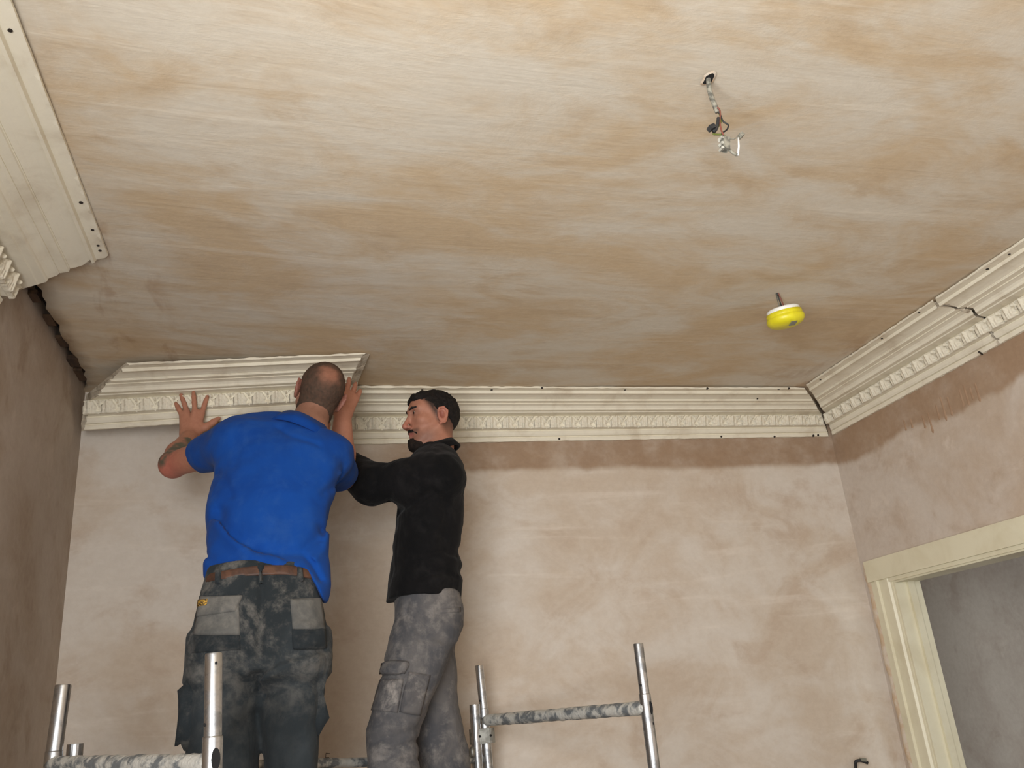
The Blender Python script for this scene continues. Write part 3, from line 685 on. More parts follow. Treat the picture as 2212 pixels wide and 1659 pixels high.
def frame(fwd, up):
    f = np.asarray(fwd, float); f /= np.linalg.norm(f); u = np.asarray(up, float); u = u - f * (u @ f); u /= np.linalg.norm(u)
    return np.column_stack([np.cross(f, u), f, u])           # columns: right, forward, up
def head_field(f, c, R, beard=False):
    g = lambda x, y, z: c + R @ np.array([x, y, z])
    k = .02
    f.ell(g(0, -.012, .032), (.076, .100, .090), R, k)
    f.ell(g(0, .030, .045), (.064, .066, .062), R, .03)
    f.ell(g(0, .036, -.030), (.059, .058, .072), R, .03)
    f.ell(g(0, .040, -.075), (.043, .050, .038), R, .03)
    f.ell(g(0, .080, -.104), (.024, .020, .020), R, .02)
    for s in (-1, 1):
        f.cone(g(s * .058, .000, -.045), g(s * .020, .070, -.100), .014, .014, .03)
        f.ell(g(s * .046, .058, -.012), (.020, .026, .018), R, .02)
        f.cone(g(s * .046, .073, .042), g(s * .010, .093, .038), .009, .009, .016)
    for s in (-1, 1): f.ell(g(s * .032, .101, .021), (.017, .016, .012), R, .012, 's')
    for s in (-1, 1): f.ell(g(s * .031, .079, .020), (.0135, .0135, .0125), R, .004)
    f.cone(g(0, .090, .026), g(0, .121, -.026), .0085, .0105, .014); f.ell(g(0, .119, -.032), (.011, .011, .009), R, .008)
    for s in (-1, 1): f.ell(g(s * .012, .107, -.035), (.009, .011, .008), R, .006)
    f.ell(g(0, .088, -.054), (.024, .014, .014), R, .014)
    f.chain([g(-.022, .086, -.063), g(0, .101, -.060), g(.022, .086, -.063)], [.003, .0058, .003], .006)
    f.chain([g(-.020, .085, -.071), g(0, .098, -.073), g(.020, .085, -.071)], [.003, .0066, .003], .006)
    f.chain([g(-.021, .094, -.0672), g(0, .107, -.0668), g(.021, .094, -.0672)], [.0016, .002, .0016], .003, 's')
    for s in (-1, 1):                                         # ears
        e = frame(R @ np.array([s * .35, .2, .0]) , R @ np.array([0, -.22, 1.0]))
        f.ell(g(s * .081, -.014, -.002), (.020, .008, .034), np.column_stack([R @ np.array([0, 1., .0]), R @ np.array([s * 1.0, .25, 0]) , R @ np.array([0, -.22, 1.])]) @ np.eye(3), .006)
        f.ell(g(s * .0910, -.010, .003), (.0125, .012, .020), R, .002, 's')
        f.chain([g(s * .084, .004, .012), g(s * .087, .000, .028), g(s * .090, -.018, .032), g(s * .092, -.032, .016), g(s * .090, -.030, -.004), g(s * .085, -.018, -.024), g(s * .080, -.004, -.034)], [.003, .0042, .0048, .0048, .0044, .0046, .006], .003)

def hand(f, wrist, fwd, back, tips_spread, curl, size=1.0, side=1, thumb_dir=None, tips=None, bases=None):
    """wrist -> five fingers. back = direction the back of the hand faces; side=+1: thumb towards cross(fwd, back)"""
    fw = np.asarray(fwd, float); fw /= np.linalg.norm(fw); bk = np.asarray(back, float); bk = bk - fw * (bk @ fw); bk /= np.linalg.norm(bk)
    sd = np.cross(fw, bk) * side                                # towards the thumb
    S = size; kn = []
    offs = [.036, .012, -.012, -.034]; reach = [.092, .096, .091, .082]; lens = [.070, .078, .072, .056]
    for i in range(4):
        b = wrist + fw * reach[i] * S + sd * offs[i] * S + bk * .002
        if bases is not None: b = bases[i]
        kn.append(b)
        f.cone(wrist + fw * .012 * S + sd * offs[i] * .55 * S, b, .0185 * S, .0125 * S, .022)
    f.ell(wrist + fw * .045 * S + sd * .022 * S - bk * .008, (.022 * S, .036 * S, .016 * S), np.column_stack([sd, fw, bk]), .02)
    for i in range(4):
        if tips is not None:
            d = tips[i] - kn[i]; L = np.linalg.norm(d); d /= L; m1 = kn[i] + d * L * .45 + bk * .006 * curl; m2 = kn[i] + d * L * .74 + bk * .004 * curl
            f.chain([kn[i], m1, m2, tips[i]], [.0108 * S, .0096 * S, .0090 * S, .0078 * S], .005)
        else:
            a = (offs[i] / .036) * tips_spread; d = fw * math.cos(a) + sd * math.sin(a); p = kn[i]; pts = [p]; ang = 0
            for j, fr in enumerate((.44, .31, .25)):
                ang += curl * (.5 + .25 * j); p = p + (d * math.cos(ang) - bk * math.sin(ang)) * lens[i] * fr * S; pts.append(p)
            f.chain(pts, [.0108 * S, .0096 * S, .0088 * S, .0074 * S], .005)
    td = thumb_dir if thumb_dir is not None else (fw * .62 + sd * .75 - bk * .12); td = td / np.linalg.norm(td)
    t0 = wrist + fw * .026 * S + sd * .026 * S; t1 = t0 + td * .042 * S; t2 = t1 + (td * .9 + fw * .25) * .032 * S; t3 = t2 + (td * .9 + fw * .3) * .025 * S
    f.chain([t0, t1, t2, t3], [.018 * S, .0135 * S, .0115 * S, .0085 * S], .012)

lerp = lambda xs, ys: (lambda y: np.interp(y, xs, ys))
SK = np.array(srgb(182, 126, 102)[:3]); SK_RED = np.array(srgb(186, 110, 94)[:3])
HAIRB = np.array(srgb(74, 62, 52)[:3]); HAIRK = np.array(srgb(24, 20, 18)[:3])
def blend(a, b, t): return a * (1 - t[:, None]) + b * t[:, None]
def sstep(x, a, b): t = np.clip((x - a) / (b - a), 0, 1); return t * t * (3 - 2 * t)

def fabric(name, c1, c2, dust=None, dust_amt=.5, scale=5, folds=6, fold_stretch=(1, 1, .35), fold_amt=.25, zr=None, rough=.92):
    m = NT(name); v = m.coord()
    c = m.mix(m.ramp(m.noise(v, scale, 5, .6, .6), .38, .62), c1, c2)
    if dust is not None:
        d = m.ramp(m.math('ADD', m.math('MULTIPLY', m.noise(v, 7, 6, .68, .8), .6), m.math('MULTIPLY', m.noise(v, 26, 5, .7), .4)), .46, .66, 0, dust_amt)
        if zr is not None:
            x, y, z = m.xyz(); d = m.math('MULTIPLY', d, m.ramp(z, zr[0], zr[1], zr[2], 1.0))
        c = m.mix(d, c, dust)
    weave = m.noise(v, 420, 2, .5)
    h = m.math('ADD', m.math('MULTIPLY', m.noise(m.coord(fold_stretch, (0, .5, 0)), folds, 3, .5, 1.2), 1.0), m.math('MULTIPLY', weave, .03))
    m.bump(h, fold_amt, .05)
    m.b.inputs['Sheen Weight'].default_value = .04
    return m.fin(c, rough, 0, .15)
M_blue = fabric('blue_polo_cotton', srgb(17, 68, 146), srgb(14, 60, 134), srgb(54, 94, 154), .25, 4, 5, (1, 1, .5), .16)
M_bluedk = fabric('blue_collar_rib', srgb(15, 62, 136), srgb(12, 54, 122), None, 0, 4, 20, (1, 1, 1), .1)
M_tr1 = fabric('charcoal_work_trousers', srgb(50, 55, 58), srgb(40, 45, 48), srgb(116, 112, 106), .80, 5, 6, (1, 1, .4), .30, (.62, 1.0, .10))
M_tr1d = fabric('charcoal_pocket_cloth', srgb(40, 45, 48), srgb(32, 37, 40), srgb(118, 114, 108), .35, 7, 8, (1, 1, .6), .25)
M_tr1p = fabric('dusty_pocket_cloth', srgb(104, 102, 98), srgb(84, 84, 82), srgb(132, 127, 120), .6, 8, 8, (1, 1, .6), .2)
M_blk = fabric('black_work_shirt', srgb(20, 19, 20), srgb(14, 14, 15), srgb(58, 55, 54), .18, 5, 6, (1, 1, .6), .30)
M_tr2 = fabric('grey_work_trousers', srgb(100, 97, 96), srgb(78, 78, 81), srgb(156, 149, 142), .5, 6, 6, (1, 1, .5), .30)
M_tr2d = fabric('grey_pocket_cloth', srgb(100, 97, 96), srgb(78, 77, 79), srgb(176, 168, 160), .7, 12, 8, (1, 1, .6), .25)
M_belt = simple('brown_leather_belt', srgb(92, 62, 46), srgb(66, 44, 34), 14, .6, 0, .3, 60)
M_boot = simple('tan_work_boot', srgb(120, 92, 62), srgb(88, 66, 46), 12, .8, 0, .3, 40)
M_label = simple('orange_pocket_tab', srgb(190, 146, 50), srgb(60, 48, 34), 240, .7, 0, 0, 60, .45, .55, (1, 1, 1.5))
M_eye = simple('eye_white', srgb(206, 200, 192), None, rough=.25)
M_iris = simple('dark_iris', srgb(38, 28, 22), None, rough=.2)
M_brow = simple('dark_brow_hair', srgb(26, 20, 18), None, rough=.9)
M_khair = simple('black_curly_hair', srgb(22, 19, 18), srgb(36, 31, 28), 60, .75, 0, .9, 190, .4, .6, (1, 1, 1), .25, .006)
M_goat = simple('dark_goatee_hair', srgb(28, 22, 19), srgb(42, 33, 28), 60, .85, 0, .8, 300, .4, .6, (1, 1, 1), .2, .004)

def boots(root, base, pts):
    for (x, y, dirx, diry) in pts:
        b = Field(); d = np.array([dirx, diry, 0.]); d /= np.linalg.norm(d); a_ = np.array([x, y, ZP + .05])
        b.cone(a_ - d * .05, a_ + d * .14 - [0, 0, .008], .048, .042, .03); b.cone(a_ - d * .02, a_ - d * .03 + [0, 0, .14], .05, .052, .03)
        b.rbox(a_ + d * .045 - [0, 0, .036], (.135, .048, .014), np.column_stack([d, np.cross([0, 0, 1], d), [0, 0, 1]]), .01, .01)
        sculpt('boot', b, a_ - .26, a_ + .26, .009, M_boot, root, base)

def surf_patch(name, f, poly, Yr, off, mat, root, base, nx=14, nz=14, th=.006):
    """cloth piece laid on a sculpted surface: poly = 4 pixel corners (tl, tr, br, bl)"""
    V = []; tl, tr, br, bl = [np.array(q, float) for q in poly]; g = []
    for j in range(nz):
        for i in range(nx):
            u, w = i / (nx - 1), j / (nz - 1); q = (tl * (1 - u) + tr * u) * (1 - w) + (bl * (1 - u) + br * u) * w; g.append(q)
    t = np.full(len(g), Yr[0]); dirs = np.array([ray(*q) for q in g]); dirs = dirs / dirs[:, 1:2]
    for _ in range(90):
        p = dirs * t[:, None] + [0, 0, CZ]; d = f(p); t = np.minimum(t + np.clip(d, -.02, .03) * .6, Yr[1])
    p = dirs * t[:, None] + [0, 0, CZ]; e = .004
    nrm = np.stack([f(p + np.eye(3)[k] * e) - f(p - np.eye(3)[k] * e) for k in range(3)], 1); nrm /= np.linalg.norm(nrm, axis=1)[:, None] + 1e-9
    ij = [(i, j) for j in range(nz) for i in range(nx)]
    o = p + nrm * np.array([off if (0 < i < nx - 1 and 0 < j < nz - 1) else off * .75 for i, j in ij])[:, None]; inn = p - nrm * th
    V = np.concatenate([o, inn]); N_ = nx * nz; Fq = [(j * nx + i, (j + 1) * nx + i, (j + 1) * nx + i + 1, j * nx + i + 1) for j in range(nz - 1) for i in range(nx - 1)]
    rim = [i for i in range(nx)] + [j * nx + nx - 1 for j in range(1, nz)] + [(nz - 1) * nx + i for i in range(nx - 2, -1, -1)] + [j * nx for j in range(nz - 2, 0, -1)]
    Fq += [(rim[k], rim[(k + 1) % len(rim)], N_ + rim[(k + 1) % len(rim)], N_ + rim[k]) for k in range(len(rim))]
    return mesh_obj(name, V, Fq, mat, root, True, base)

def capcone(f, a, b, ra, rb, k, rnd=.006):
    a, b = np.asarray(a, float), np.asarray(b, float); ba = b - a; L = np.linalg.norm(ba); ax = ba / L
    def fn(p):
        t = (p - a) @ ax; tc = np.clip(t / L, 0, 1); q = np.linalg.norm(p - a - (tc * L)[:, None] * ax, axis=1) - (ra + (rb - ra) * tc)
        return smax(q, t - L, rnd)
    f.add(fn, (a + b) / 2, L / 2 + max(ra, rb), k)
def creases(lines, ysplit, front=False):
    """cloth folds: a valley with a soft ridge below it, along polylines on the body's near side"""
    segs = []
    for pts, w, amp in lines:
        q = [np.asarray(p) for p in pts]; segs += [(q[i][[0, 2]], q[i + 1][[0, 2]], w, amp) for i in range(len(q) - 1)]
    by = {}
    def post(p, d):
        near = (p[:, 1] < ysplit) & (np.abs(d) < .03)
        if not near.any(): return d
        pp = p[near][:, [0, 2]]; best = {}
        add = np.zeros(len(pp))
        grp = {}
        for a, b, w, amp in segs:
            ba = b - a; t = np.clip((pp - a) @ ba / (ba @ ba), 0, 1); r = np.linalg.norm(pp - a - t[:, None] * ba, axis=1)
            v = amp * np.exp(-(r / w) ** 2); add = np.where(np.abs(v) > np.abs(add), v, add)
        d = d.copy(); d[near] += add
        return d
    return post
def band(name, c, up, fwd, top, bot, hgt, th, mat, root, base, n=40, drop=0.0, a0=0, a1=2 * math.pi):
    R = frame(fwd, up); V = []; Fq = []
    prof = [(0, 0), (1, 0), (1, 1), (0, 1)]
    for k in range(n):
        a = a0 + (a1 - a0) * k / (n - 1); cs, sn = math.cos(a), math.sin(a)
        rip = .003 * math.sin(a * 3 + 1)
        for (rr, z, o) in ((top, 0, 0), (top, .002, th), (bot, -hgt, th + .002), (bot, -hgt, 0)):
            V.append(c + R @ np.array([(rr[0] + o) * cs, (rr[1] + o) * sn, z + rip - drop * (1 - abs(sn)) * 0]))
    for k in range(n - 1):
        for j in range(4): j2 = (j + 1) % 4; Fq.append((k * 4 + j, (k + 1) * 4 + j, (k + 1) * 4 + j2, k * 4 + j2))
    Fq += [(0, 1, 2, 3), tuple((n - 1) * 4 + j for j in (3, 2, 1, 0))]
    return mesh_obj(name, V, Fq, mat, root, True, base)

# ------------------------------------------------------------------ man in blue, seen from behind
b1 = np.array([-.10, 2.75, ZP]); man1 = empty('person', b1.tolist(), 'man in a blue polo shirt seen from behind pushing the cornice up with raised arms', 'person')
Yt = lerp([780, 925, 1050, 1290, 1660], [3.05, 3.0, 2.93, 2.78, 2.74])
halft = lerp([890, 905, 930, 980, 1050, 1200, 1300], [.03, .06, .10, .128, .135, .128, .13])
TL = [(585, 893), (540, 897), (500, 906), (474, 930), (466, 1005), (456, 1060), (449, 1100), (447, 1150), (443, 1190), (435, 1220), (437, 1262), (437, 1320)]
TR = [(622, 893), (672, 916), (712, 942), (738, 968), (742, 1010), (730, 1060), (714, 1100), (706, 1140), (706, 1180), (711, 1230), (713, 1262), (703, 1320)]
sh = Field(); sh.loft(TL, TR, Yt, halft, 2.35, top=P(600, 892, 3.0)[2], k=.03)
S1 = P(508, 962, 2.99); E1 = P(374, 1003, 3.31); W1 = P(410, 945, 3.53)
S2 = P(722, 985, 3.0); E2 = P(738, 1030, 3.26); W2 = P(740, 893, 3.26)
sl = S1 + (E1 - S1) * .52
capcone(sh, S1 + (S1 - E1) * .1, sl, .082, .066, .04)
capcone(sh, S2 + [-.02, -.02, 0], S2 + (E2 - S2) * .85, .084, .070, .04)
hx = [(430, 1240), (450, 1243), (490, 1231), (560, 1223), (630, 1223), (665, 1230), (685, 1262), (700, 1292), (720, 1292)]
hxx = np.array([P(x, y, 2.67) for x, y in hx])
sh.add(lambda p: np.interp(p[:, 0], hxx[:, 0], hxx[:, 2]) - p[:, 2] + .012 * np.sin(p[:, 0] * 40) * 0 - np.clip(p[:, 1] - 2.78, 0, .2) * .25 * -1, (0, 0, 0), 99, .008, 'i')
zz = lambda pts, Y=2.8: [P(x, y, Y) for x, y in pts]
c1 = creases([(zz([(474, 1100), (478, 1128), (492, 1152), (520, 1178), (560, 1197), (610, 1207), (650, 1203)]), .020, .014), (zz([(470, 1135), (500, 1175), (545, 1212), (600, 1226)]), .020, -.016),
              (zz([(692, 1140), (682, 1168), (655, 1195)]), .016, .011), (zz([(712, 1150), (700, 1190), (680, 1215)]), .012, -.008),
              (zz([(652, 1205), (672, 1225), (690, 1260)]), .011, .011), (zz([(466, 1002), (485, 1030), (500, 1070)]), .012, .006),
              (zz([(740, 1015), (720, 1040), (700, 1060)]), .012, .008), (zz([(745, 985), (730, 1010)]), .010, .006),
              (zz([(500, 925), (512, 960), (505, 1000)]), .016, .004), (zz([(597, 905), (630, 930), (690, 950)]), .010, .006), (zz([(447, 1200), (470, 1222), (520, 1226)]), .01, .006)], 2.98)
sh.post = lambda p, d: c1(p, d) + .0055 * vnoise(p * [1, 1, .6], 11, 1) + .0022 * vnoise(p, 26, 2)
shirt1 = sculpt('polo_shirt', sh, (-.55, 2.5, CZ + .35), (.42, 3.45, CZ + 1.2), .0065, M_blue, man1, b1)
band('collar', P(657, 908, 2.995), (.34, -.20, .92), (0, 1, .1), (.074, .080), (.118, .118), .050, .008, M_bluedk, man1, b1)
# trousers
PLt = [(455, 1215), (446, 1250), (437, 1280), (427, 1324), (419, 1367), (412, 1414), (410, 1470)]; PRt = [(676, 1215), (686, 1250), (691, 1275), (701, 1330), (705, 1387), (708, 1414), (704, 1470)]
Yl = lambda y: np.interp(y, [1200, 1300, 1450, 1700, 2400], [2.80, 2.77, 2.76, 2.74, 2.74])
zat = lambda py, Y=2.75: P(560, py, Y)[2]
def seat(y): return np.interp(y, [1215, 1260, 1340, 1420, 1480], [.105, .118, .135, .125, .11])
t1 = Field(); t1.loft(PLt, PRt, Yl, seat, 2.5, zat(1218), zat(1458), .02)
hl = lerp([1380, 1460, 1600, 1900, 2300], [.115, .108, .098, .085, .08])
t1.loft([(415, 1390), (411, 1464), (406, 1520), (402, 1600), (399, 1659), (405, 1900), (405, 2300)], [(567, 1390), (562, 1450), (556, 1505), (552, 1600), (551, 1659), (545, 1900), (535, 2300)], Yl, hl, 2.3, zat(1375), ZP + .06, .05)
t1.loft([(553, 1390), (560, 1450), (565, 1505), (572, 1600), (577, 1659), (590, 1900), (600, 2300)], [(706, 1390), (706, 1450), (699, 1498), (693, 1580), (688, 1659), (700, 1900), (705, 2300)], Yl, hl, 2.3, zat(1375), ZP + .06, .05)
zt = lambda pts: [P(x, y, 2.66) for x, y in pts]
c2 = creases([(zt([(564, 1235), (566, 1300), (562, 1380), (560, 1440), (558, 1490)]), .010, .010), (zt([(560, 1455), (590, 1430), (640, 1412), (700, 1400)]), .014, .010), (zt([(565, 1470), (610, 1445), (690, 1425)]), .016, -.009),
              (zt([(556, 1455), (520, 1440), (470, 1428), (415, 1425)]), .014, .009), (zt([(550, 1490), (510, 1462), (440, 1455)]), .015, .007), (zt([(575, 1500), (620, 1480), (690, 1478)]), .014, .007),
              (zt([(545, 1540), (500, 1590), (480, 1650)]), .02, .008), (zt([(590, 1530), (630, 1580), (650, 1650)]), .02, .006), (zt([(420, 1370), (470, 1385), (540, 1420)]), .012, .006), (zt([(700, 1350), (650, 1385), (580, 1420)]), .012, .006)], 2.80)
t1.post = lambda p, d: c2(p, d) + .005 * vnoise(p * [1, 1, .7], 9, 4) + .003 * vnoise(p, 22, 5)
trs1 = sculpt('work_trousers', t1, (-.45, 2.5, ZP), (.3, 3.05, CZ + .55), .0075, M_tr1, man1, b1)
# waistband, belt and loops
wb_ = Field(); wb_.loft([(x - 2.5, y) for x, y in PLt[:4]], [(x + 2.5, y) for x, y in PRt[:4]], Yl, lambda y: seat(y) + .005, 2.5, k=.01)
zb0 = np.array([P(x, y, 2.67) for x, y in ((445, 1253), (500, 1248), (560, 1244), (620, 1242), (690, 1248))]); zb1 = np.array([P(x, y, 2.67) for x, y in ((445, 1232), (500, 1226), (560, 1219), (620, 1218), (690, 1226))])
wb_.add(lambda p: np.maximum(np.interp(p[:, 0], zb0[:, 0], zb0[:, 2]) - p[:, 2], p[:, 2] - np.interp(p[:, 0], zb1[:, 0], zb1[:, 2])), (0, 0, 0), 99, .004, 'i')
sculpt('belt', wb_, (-.4, 2.5, CZ + .3), (.3, 3.05, CZ + .62), .006, M_belt, man1, b1)
for poly in ([(556, 1222), (570, 1222), (571, 1262), (558, 1262)], [(640, 1228), (650, 1230), (652, 1258), (642, 1256)], [(470, 1232), (479, 1231), (478, 1262), (468, 1263)]):
    surf_patch('belt_loop', t1, poly, (2.45, 2.9), .014, M_tr1, trs1, b1, 5, 8); 
for o in [q for q in COL.objects if q.name.startswith('belt_loop')]: pass
# seat pockets: left with a flap and a small tab, right a dusty patch
surf_patch('back_pocket', t1, [(432, 1300), (516, 1300), (518, 1372), (420, 1372)], (2.45, 2.9), .006, M_tr1p, trs1, b1)
fl = surf_patch('pocket_flap', t1, [(436, 1290), (524, 1288), (509, 1322), (428, 1334)], (2.45, 2.9), .012, M_tr1p, trs1, b1)
surf_patch('pocket_tab', t1, [(435, 1297), (454, 1296), (452, 1310), (433, 1312)], (2.45, 2.9), .016, M_label, trs1, b1, 5, 5)
surf_patch('back_pocket', t1, [(627, 1295), (692, 1292), (701, 1360), (632, 1360)], (2.45, 2.9), .006, M_tr1p, trs1, b1)
surf_patch('pocket_base', t1, [(630, 1359), (701, 1359), (704, 1402), (632, 1402)], (2.45, 2.9), .006, M_tr1d, trs1, b1)
surf_patch('pocket_base', t1, [(420, 1372), (518, 1372), (520, 1404), (417, 1410)], (2.45, 2.9), .005, M_tr1d, trs1, b1)
# loose cargo pockets on both legs
def slab(name, pts, Y, th, mat, root, base, rnd=.004, n2=.01):
    """thick cloth flap with the outline pts (pixels at depth Y), sagging a little"""
    pp = np.array([P(x, y, Y) for x, y in pts]); n = len(pp); c = pp.mean(0)
    V = []
    for s in (-1, 1):
        for q in pp: V.append(q + [0, s * th, 0])
        for q in pp: V.append(c + (q - c) * .55 + [0, s * (th + n2), 0])
        V.append(c + [0, s * (th + n2 * 1.2), 0])
    m = 2 * n + 1; Fq = []
    for k in range(n):
        k2 = (k + 1) % n
        Fq += [(k, k2, n + k2, n + k), (n + k, n + k2, 2 * n), (m + k2, m + k, m + n + k, m + n + k2), (m + n + k2, m + n + k, m + 2 * n), (k2, k, m + k, m + k2)]
    o = mesh_obj(name, V, Fq, mat, root, True, base)
    return o
slab('cargo_pocket', [(420, 1462), (408, 1466), (398, 1482), (386, 1493), (388, 1512), (388, 1545), (384, 1580), (380, 1612), (392, 1604), (400, 1622), (430, 1620), (440, 1540), (436, 1480)], 2.73, .035, M_tr1d, trs1, b1)
slab('cargo_pocket', [(690, 1415), (706, 1412), (716, 1432), (708, 1452), (702, 1470), (700, 1500), (696, 1530), (711, 1551), (700, 1568), (688, 1590), (668, 1570), (672, 1470)], 2.73, .032, M_tr1d, trs1, b1)
boots(man1, b1, [(-.20, 2.74, -.2, 1), (.02, 2.74, .15, 1)])
# body
bd = Field(); H1 = P(690, 853, 3.045); R1 = frame((-.05, .90, .42), (.34, -.42, .85))
head_field(bd, H1, R1)
bd.chain([P(640, 980, 2.97), P(662, 930, 3.0), H1 + R1 @ np.array([0, -.028, -.05])], [.085, .066, .060], .03)
bd.loft([(x + 26, y) for x, y in TL], [(x - 26, y) for x, y in TR], Yt, lambda y: np.maximum(halft(y) - .04, .015), 2.3, P(600, 900, 3.0)[2], zat(1215, 2.78), .03)
bd.chain([S1, E1], [.056, .047], .03); bd.chain([E1, E1 + (W1 - E1) * .35, W1], [.050, .049, .033], .02)
bd.chain([S2, E2], [.056, .047], .03); bd.chain([E2, E2 + (W2 - E2) * .35, W2], [.050, .049, .033], .02)
bvh = ch[2]
def on_cornice(px, py, off):
    d = ray(px, py); h_ = bvh.ray_cast(Vector((0, 0, CZ)), Vector(d).normalized())
    if h_[0] is None: return None
    return np.array([0, 0, CZ]) + d * ((h_[0].y - off) / d[1])
tp = []; bs = []
for (tx, ty), (bx_, by_) in (((448, 857), (436, 893)), ((418, 848), (421, 888)), ((391, 853), (404, 890)), ((380, 872), (394, 899))):
    q = on_cornice(tx, ty, .012); y_ = q[1] if q is not None else 3.58; y_ = min(y_, 3.60); tp.append(P(tx, ty, y_)); bs.append(P(bx_, by_, min(y_, 3.59) - .012))
W1 = P(409, 943, 3.545)
hand(bd, W1, P(413, 885, 3.57) - W1, (0, -1, -.25), 0, .6, 1.02, 1 if np.cross(P(413, 885, 3.57) - W1, [0, -1, -.25])[0] > 0 else -1, thumb_dir=P(478, 909, 3.56) - P(440, 925, 3.55), tips=tp, bases=bs)
hand(bd, W2, P(764, 820, 3.28) - W2, (.25, -1, 0), .15, .25, 1.0, -1)
tat = [P(x, y, Y) for x, y, Y in ((364, 992, 3.29), (378, 985, 3.32), (392, 978, 3.36), (404, 972, 3.4), (398, 990, 3.28), (410, 960, 3.42), (385, 990, 3.27), (404, 982, 3.3), (390, 984, 3.3))]
def col1(v):
    c = np.tile(SK, (len(v), 1)); n_ = vnoise(v, 30, 3)
    L = (v - H1) @ R1
    red = np.exp(-((np.linalg.norm(v - (E1 + [0, -.02, -.02]), axis=1)) / .10) ** 2); c = blend(c, SK_RED, np.clip(red, 0, 1))
    dd = np.min([np.linalg.norm(v - q, axis=1) for q in tat], 0) + .009 * n_ + .006 * vnoise(v, 70, 6)
    c = blend(c, np.array(srgb(74, 86, 72)[:3]), sstep(-dd, -.046, -.030) * .9 * (v[:, 1] < E1[1] + .12))
    earm = sstep(np.abs(L[:, 0]), .074, .082) * (np.abs(L[:, 2]) < .05) * (np.linalg.norm(L, axis=1) < .115) * .8; c = blend(c, SK_RED * .95, earm)
    nape = sstep(-L[:, 1], -.02, .02) * sstep(L[:, 2], -.12, -.06); c = blend(c, HAIRB * 1.3, nape * .5 * (np.linalg.norm(L, axis=1) < .2))
    return c
sculpt('body', bd, (-.62, 2.5, CZ + .42), (.42, 3.72, CZ + 1.42), .0042, M_skin, man1, b1, col1)
hr = Field(); g1 = lambda x, y, z: H1 + R1 @ np.array([x, y, z])
hr.ell(g1(0, -.012, .032), (.0800, .1035, .0935), R1, .02); hr.ell(g1(0, .030, .045), (.067, .069, .065), R1, .03); hr.ell(g1(0, -.036, -.065), (.067, .062, .080), R1, .03)
def hl1(p): L = (p - H1) @ R1; return -(L[:, 2] + .140 - 1.6 * np.maximum(L[:, 1] + .045, 0))
hr.add(hl1, H1, 99, .01, 'i')
hr.post = lambda p, d: d + .0012 * vnoise(p, 160, 2) + .0009 * vnoise(p, 300, 3)
def colh1(v):
    L = (v - H1) @ R1; n_ = vnoise(v, 45, 8); n2 = vnoise(v, 160, 9)
    bald = sstep(-(np.linalg.norm((L - np.array([.000, -.082, .082])) * [1, 1, 1], axis=1) + .010 * n_), -.058, -.015)
    c = blend(np.tile(HAIRB, (len(v), 1)), SK * .72, np.clip(bald * .85 + .10 + .10 * n2, 0, 1))
    low = sstep(-L[:, 2], .02, .07); return blend(c, HAIRB * .62, low * .7)
sculpt('hair', hr, H1 - .15, H1 + .15, .0035, M_hairtint, man1, b1, colh1)

# ------------------------------------------------------------------ man in black, in profile
b2 = np.array([.45, 3.3, ZP]); man2 = empty('person', b2.tolist(), 'dark-haired man with a goatee in a black shirt reaching towards the cornice, in profile', 'person')
Yk = lerp([950, 1100, 1300], [3.33, 3.32, 3.31])
halfk = lerp([955, 970, 990, 1015, 1060, 1200, 1300], [.05, .085, .14, .185, .195, .165, .17])
KL = [(915, 957), (902, 967), (888, 985), (876, 1010), (866, 1050), (859, 1095), (855, 1130), (849, 1180), (845, 1230), (838, 1270), (833, 1300), (833, 1330)]
KR = [(962, 957), (974, 968), (987, 985), (998, 1020), (1000, 1060), (996, 1120), (991, 1180), (985, 1196), (993, 1224), (987, 1242), (995, 1258), (991, 1290), (991, 1330)]
k = Field(); k.loft(KL, KR, Yk, halfk, 2.3, top=P(940, 956, 3.33)[2], k=.03)
KS, KE, KW = P(955, 1032, 3.16), P(803, 1046, 3.30), P(692, 968, 3.55); FS, FE, FW = P(930, 1015, 3.49), P(815, 1040, 3.50), P(705, 975, 3.58)
k.chain([KS, KS + (KE - KS) * .5, KE, KE + (KW - KE) * .4], [.086, .074, .070, .062], .05); capcone(k, KE, KE + (KW - KE) * .88, .068, .050, .03)
k.chain([FS, FE], [.075, .062], .05); capcone(k, FE, FE + (FW - FE) * .88, .06, .048, .03)
kh = np.array([P(x, y, 3.2) for x, y in ((825, 1300), (838, 1292), (870, 1287), (930, 1288), (1000, 1287))])
k.add(lambda p: np.interp(p[:, 0], kh[:, 0], kh[:, 2]) - p[:, 2], (0, 0, 0), 99, .006, 'i')
zk = lambda pts: [P(x, y, 3.15) for x, y in pts]
c3 = creases([(zk([(862, 1092), (890, 1085), (925, 1070)]), .012, .010), (zk([(880, 1000), (900, 1025), (905, 1055)]), .012, .007), (zk([(845, 1015), (850, 1050), (840, 1088)]), .012, .007), (zk([(815, 1012), (818, 1050), (808, 1085)]), .011, .006),
              (zk([(780, 1003), (790, 1040), (785, 1082)]), .011, .006), (zk([(990, 1195), (960, 1190), (920, 1200)]), .011, .008), (zk([(990, 1243), (955, 1235), (910, 1245)]), .011, .008), (zk([(985, 1265), (940, 1262)]), .010, .006), (zk([(955, 1060), (965, 1110), (960, 1160)]), .016, .006)], 3.3)
k.post = lambda p, d: c3(p, d) + .006 * vnoise(p * [1.3, 1, .8], 13, 11) + .003 * vnoise(p, 30, 12)
sculpt('work_shirt', k, (0.0, 2.95, CZ + .32), (.85, 3.75, CZ + 1.16), .0065, M_blk, man2, b2)
band('collar', P(941, 962, 3.33), (-.30, 0, .95), (-1, 0, -.3), (.062, .070), (.076, .088), .036, .007, M_blk, man2, b2)
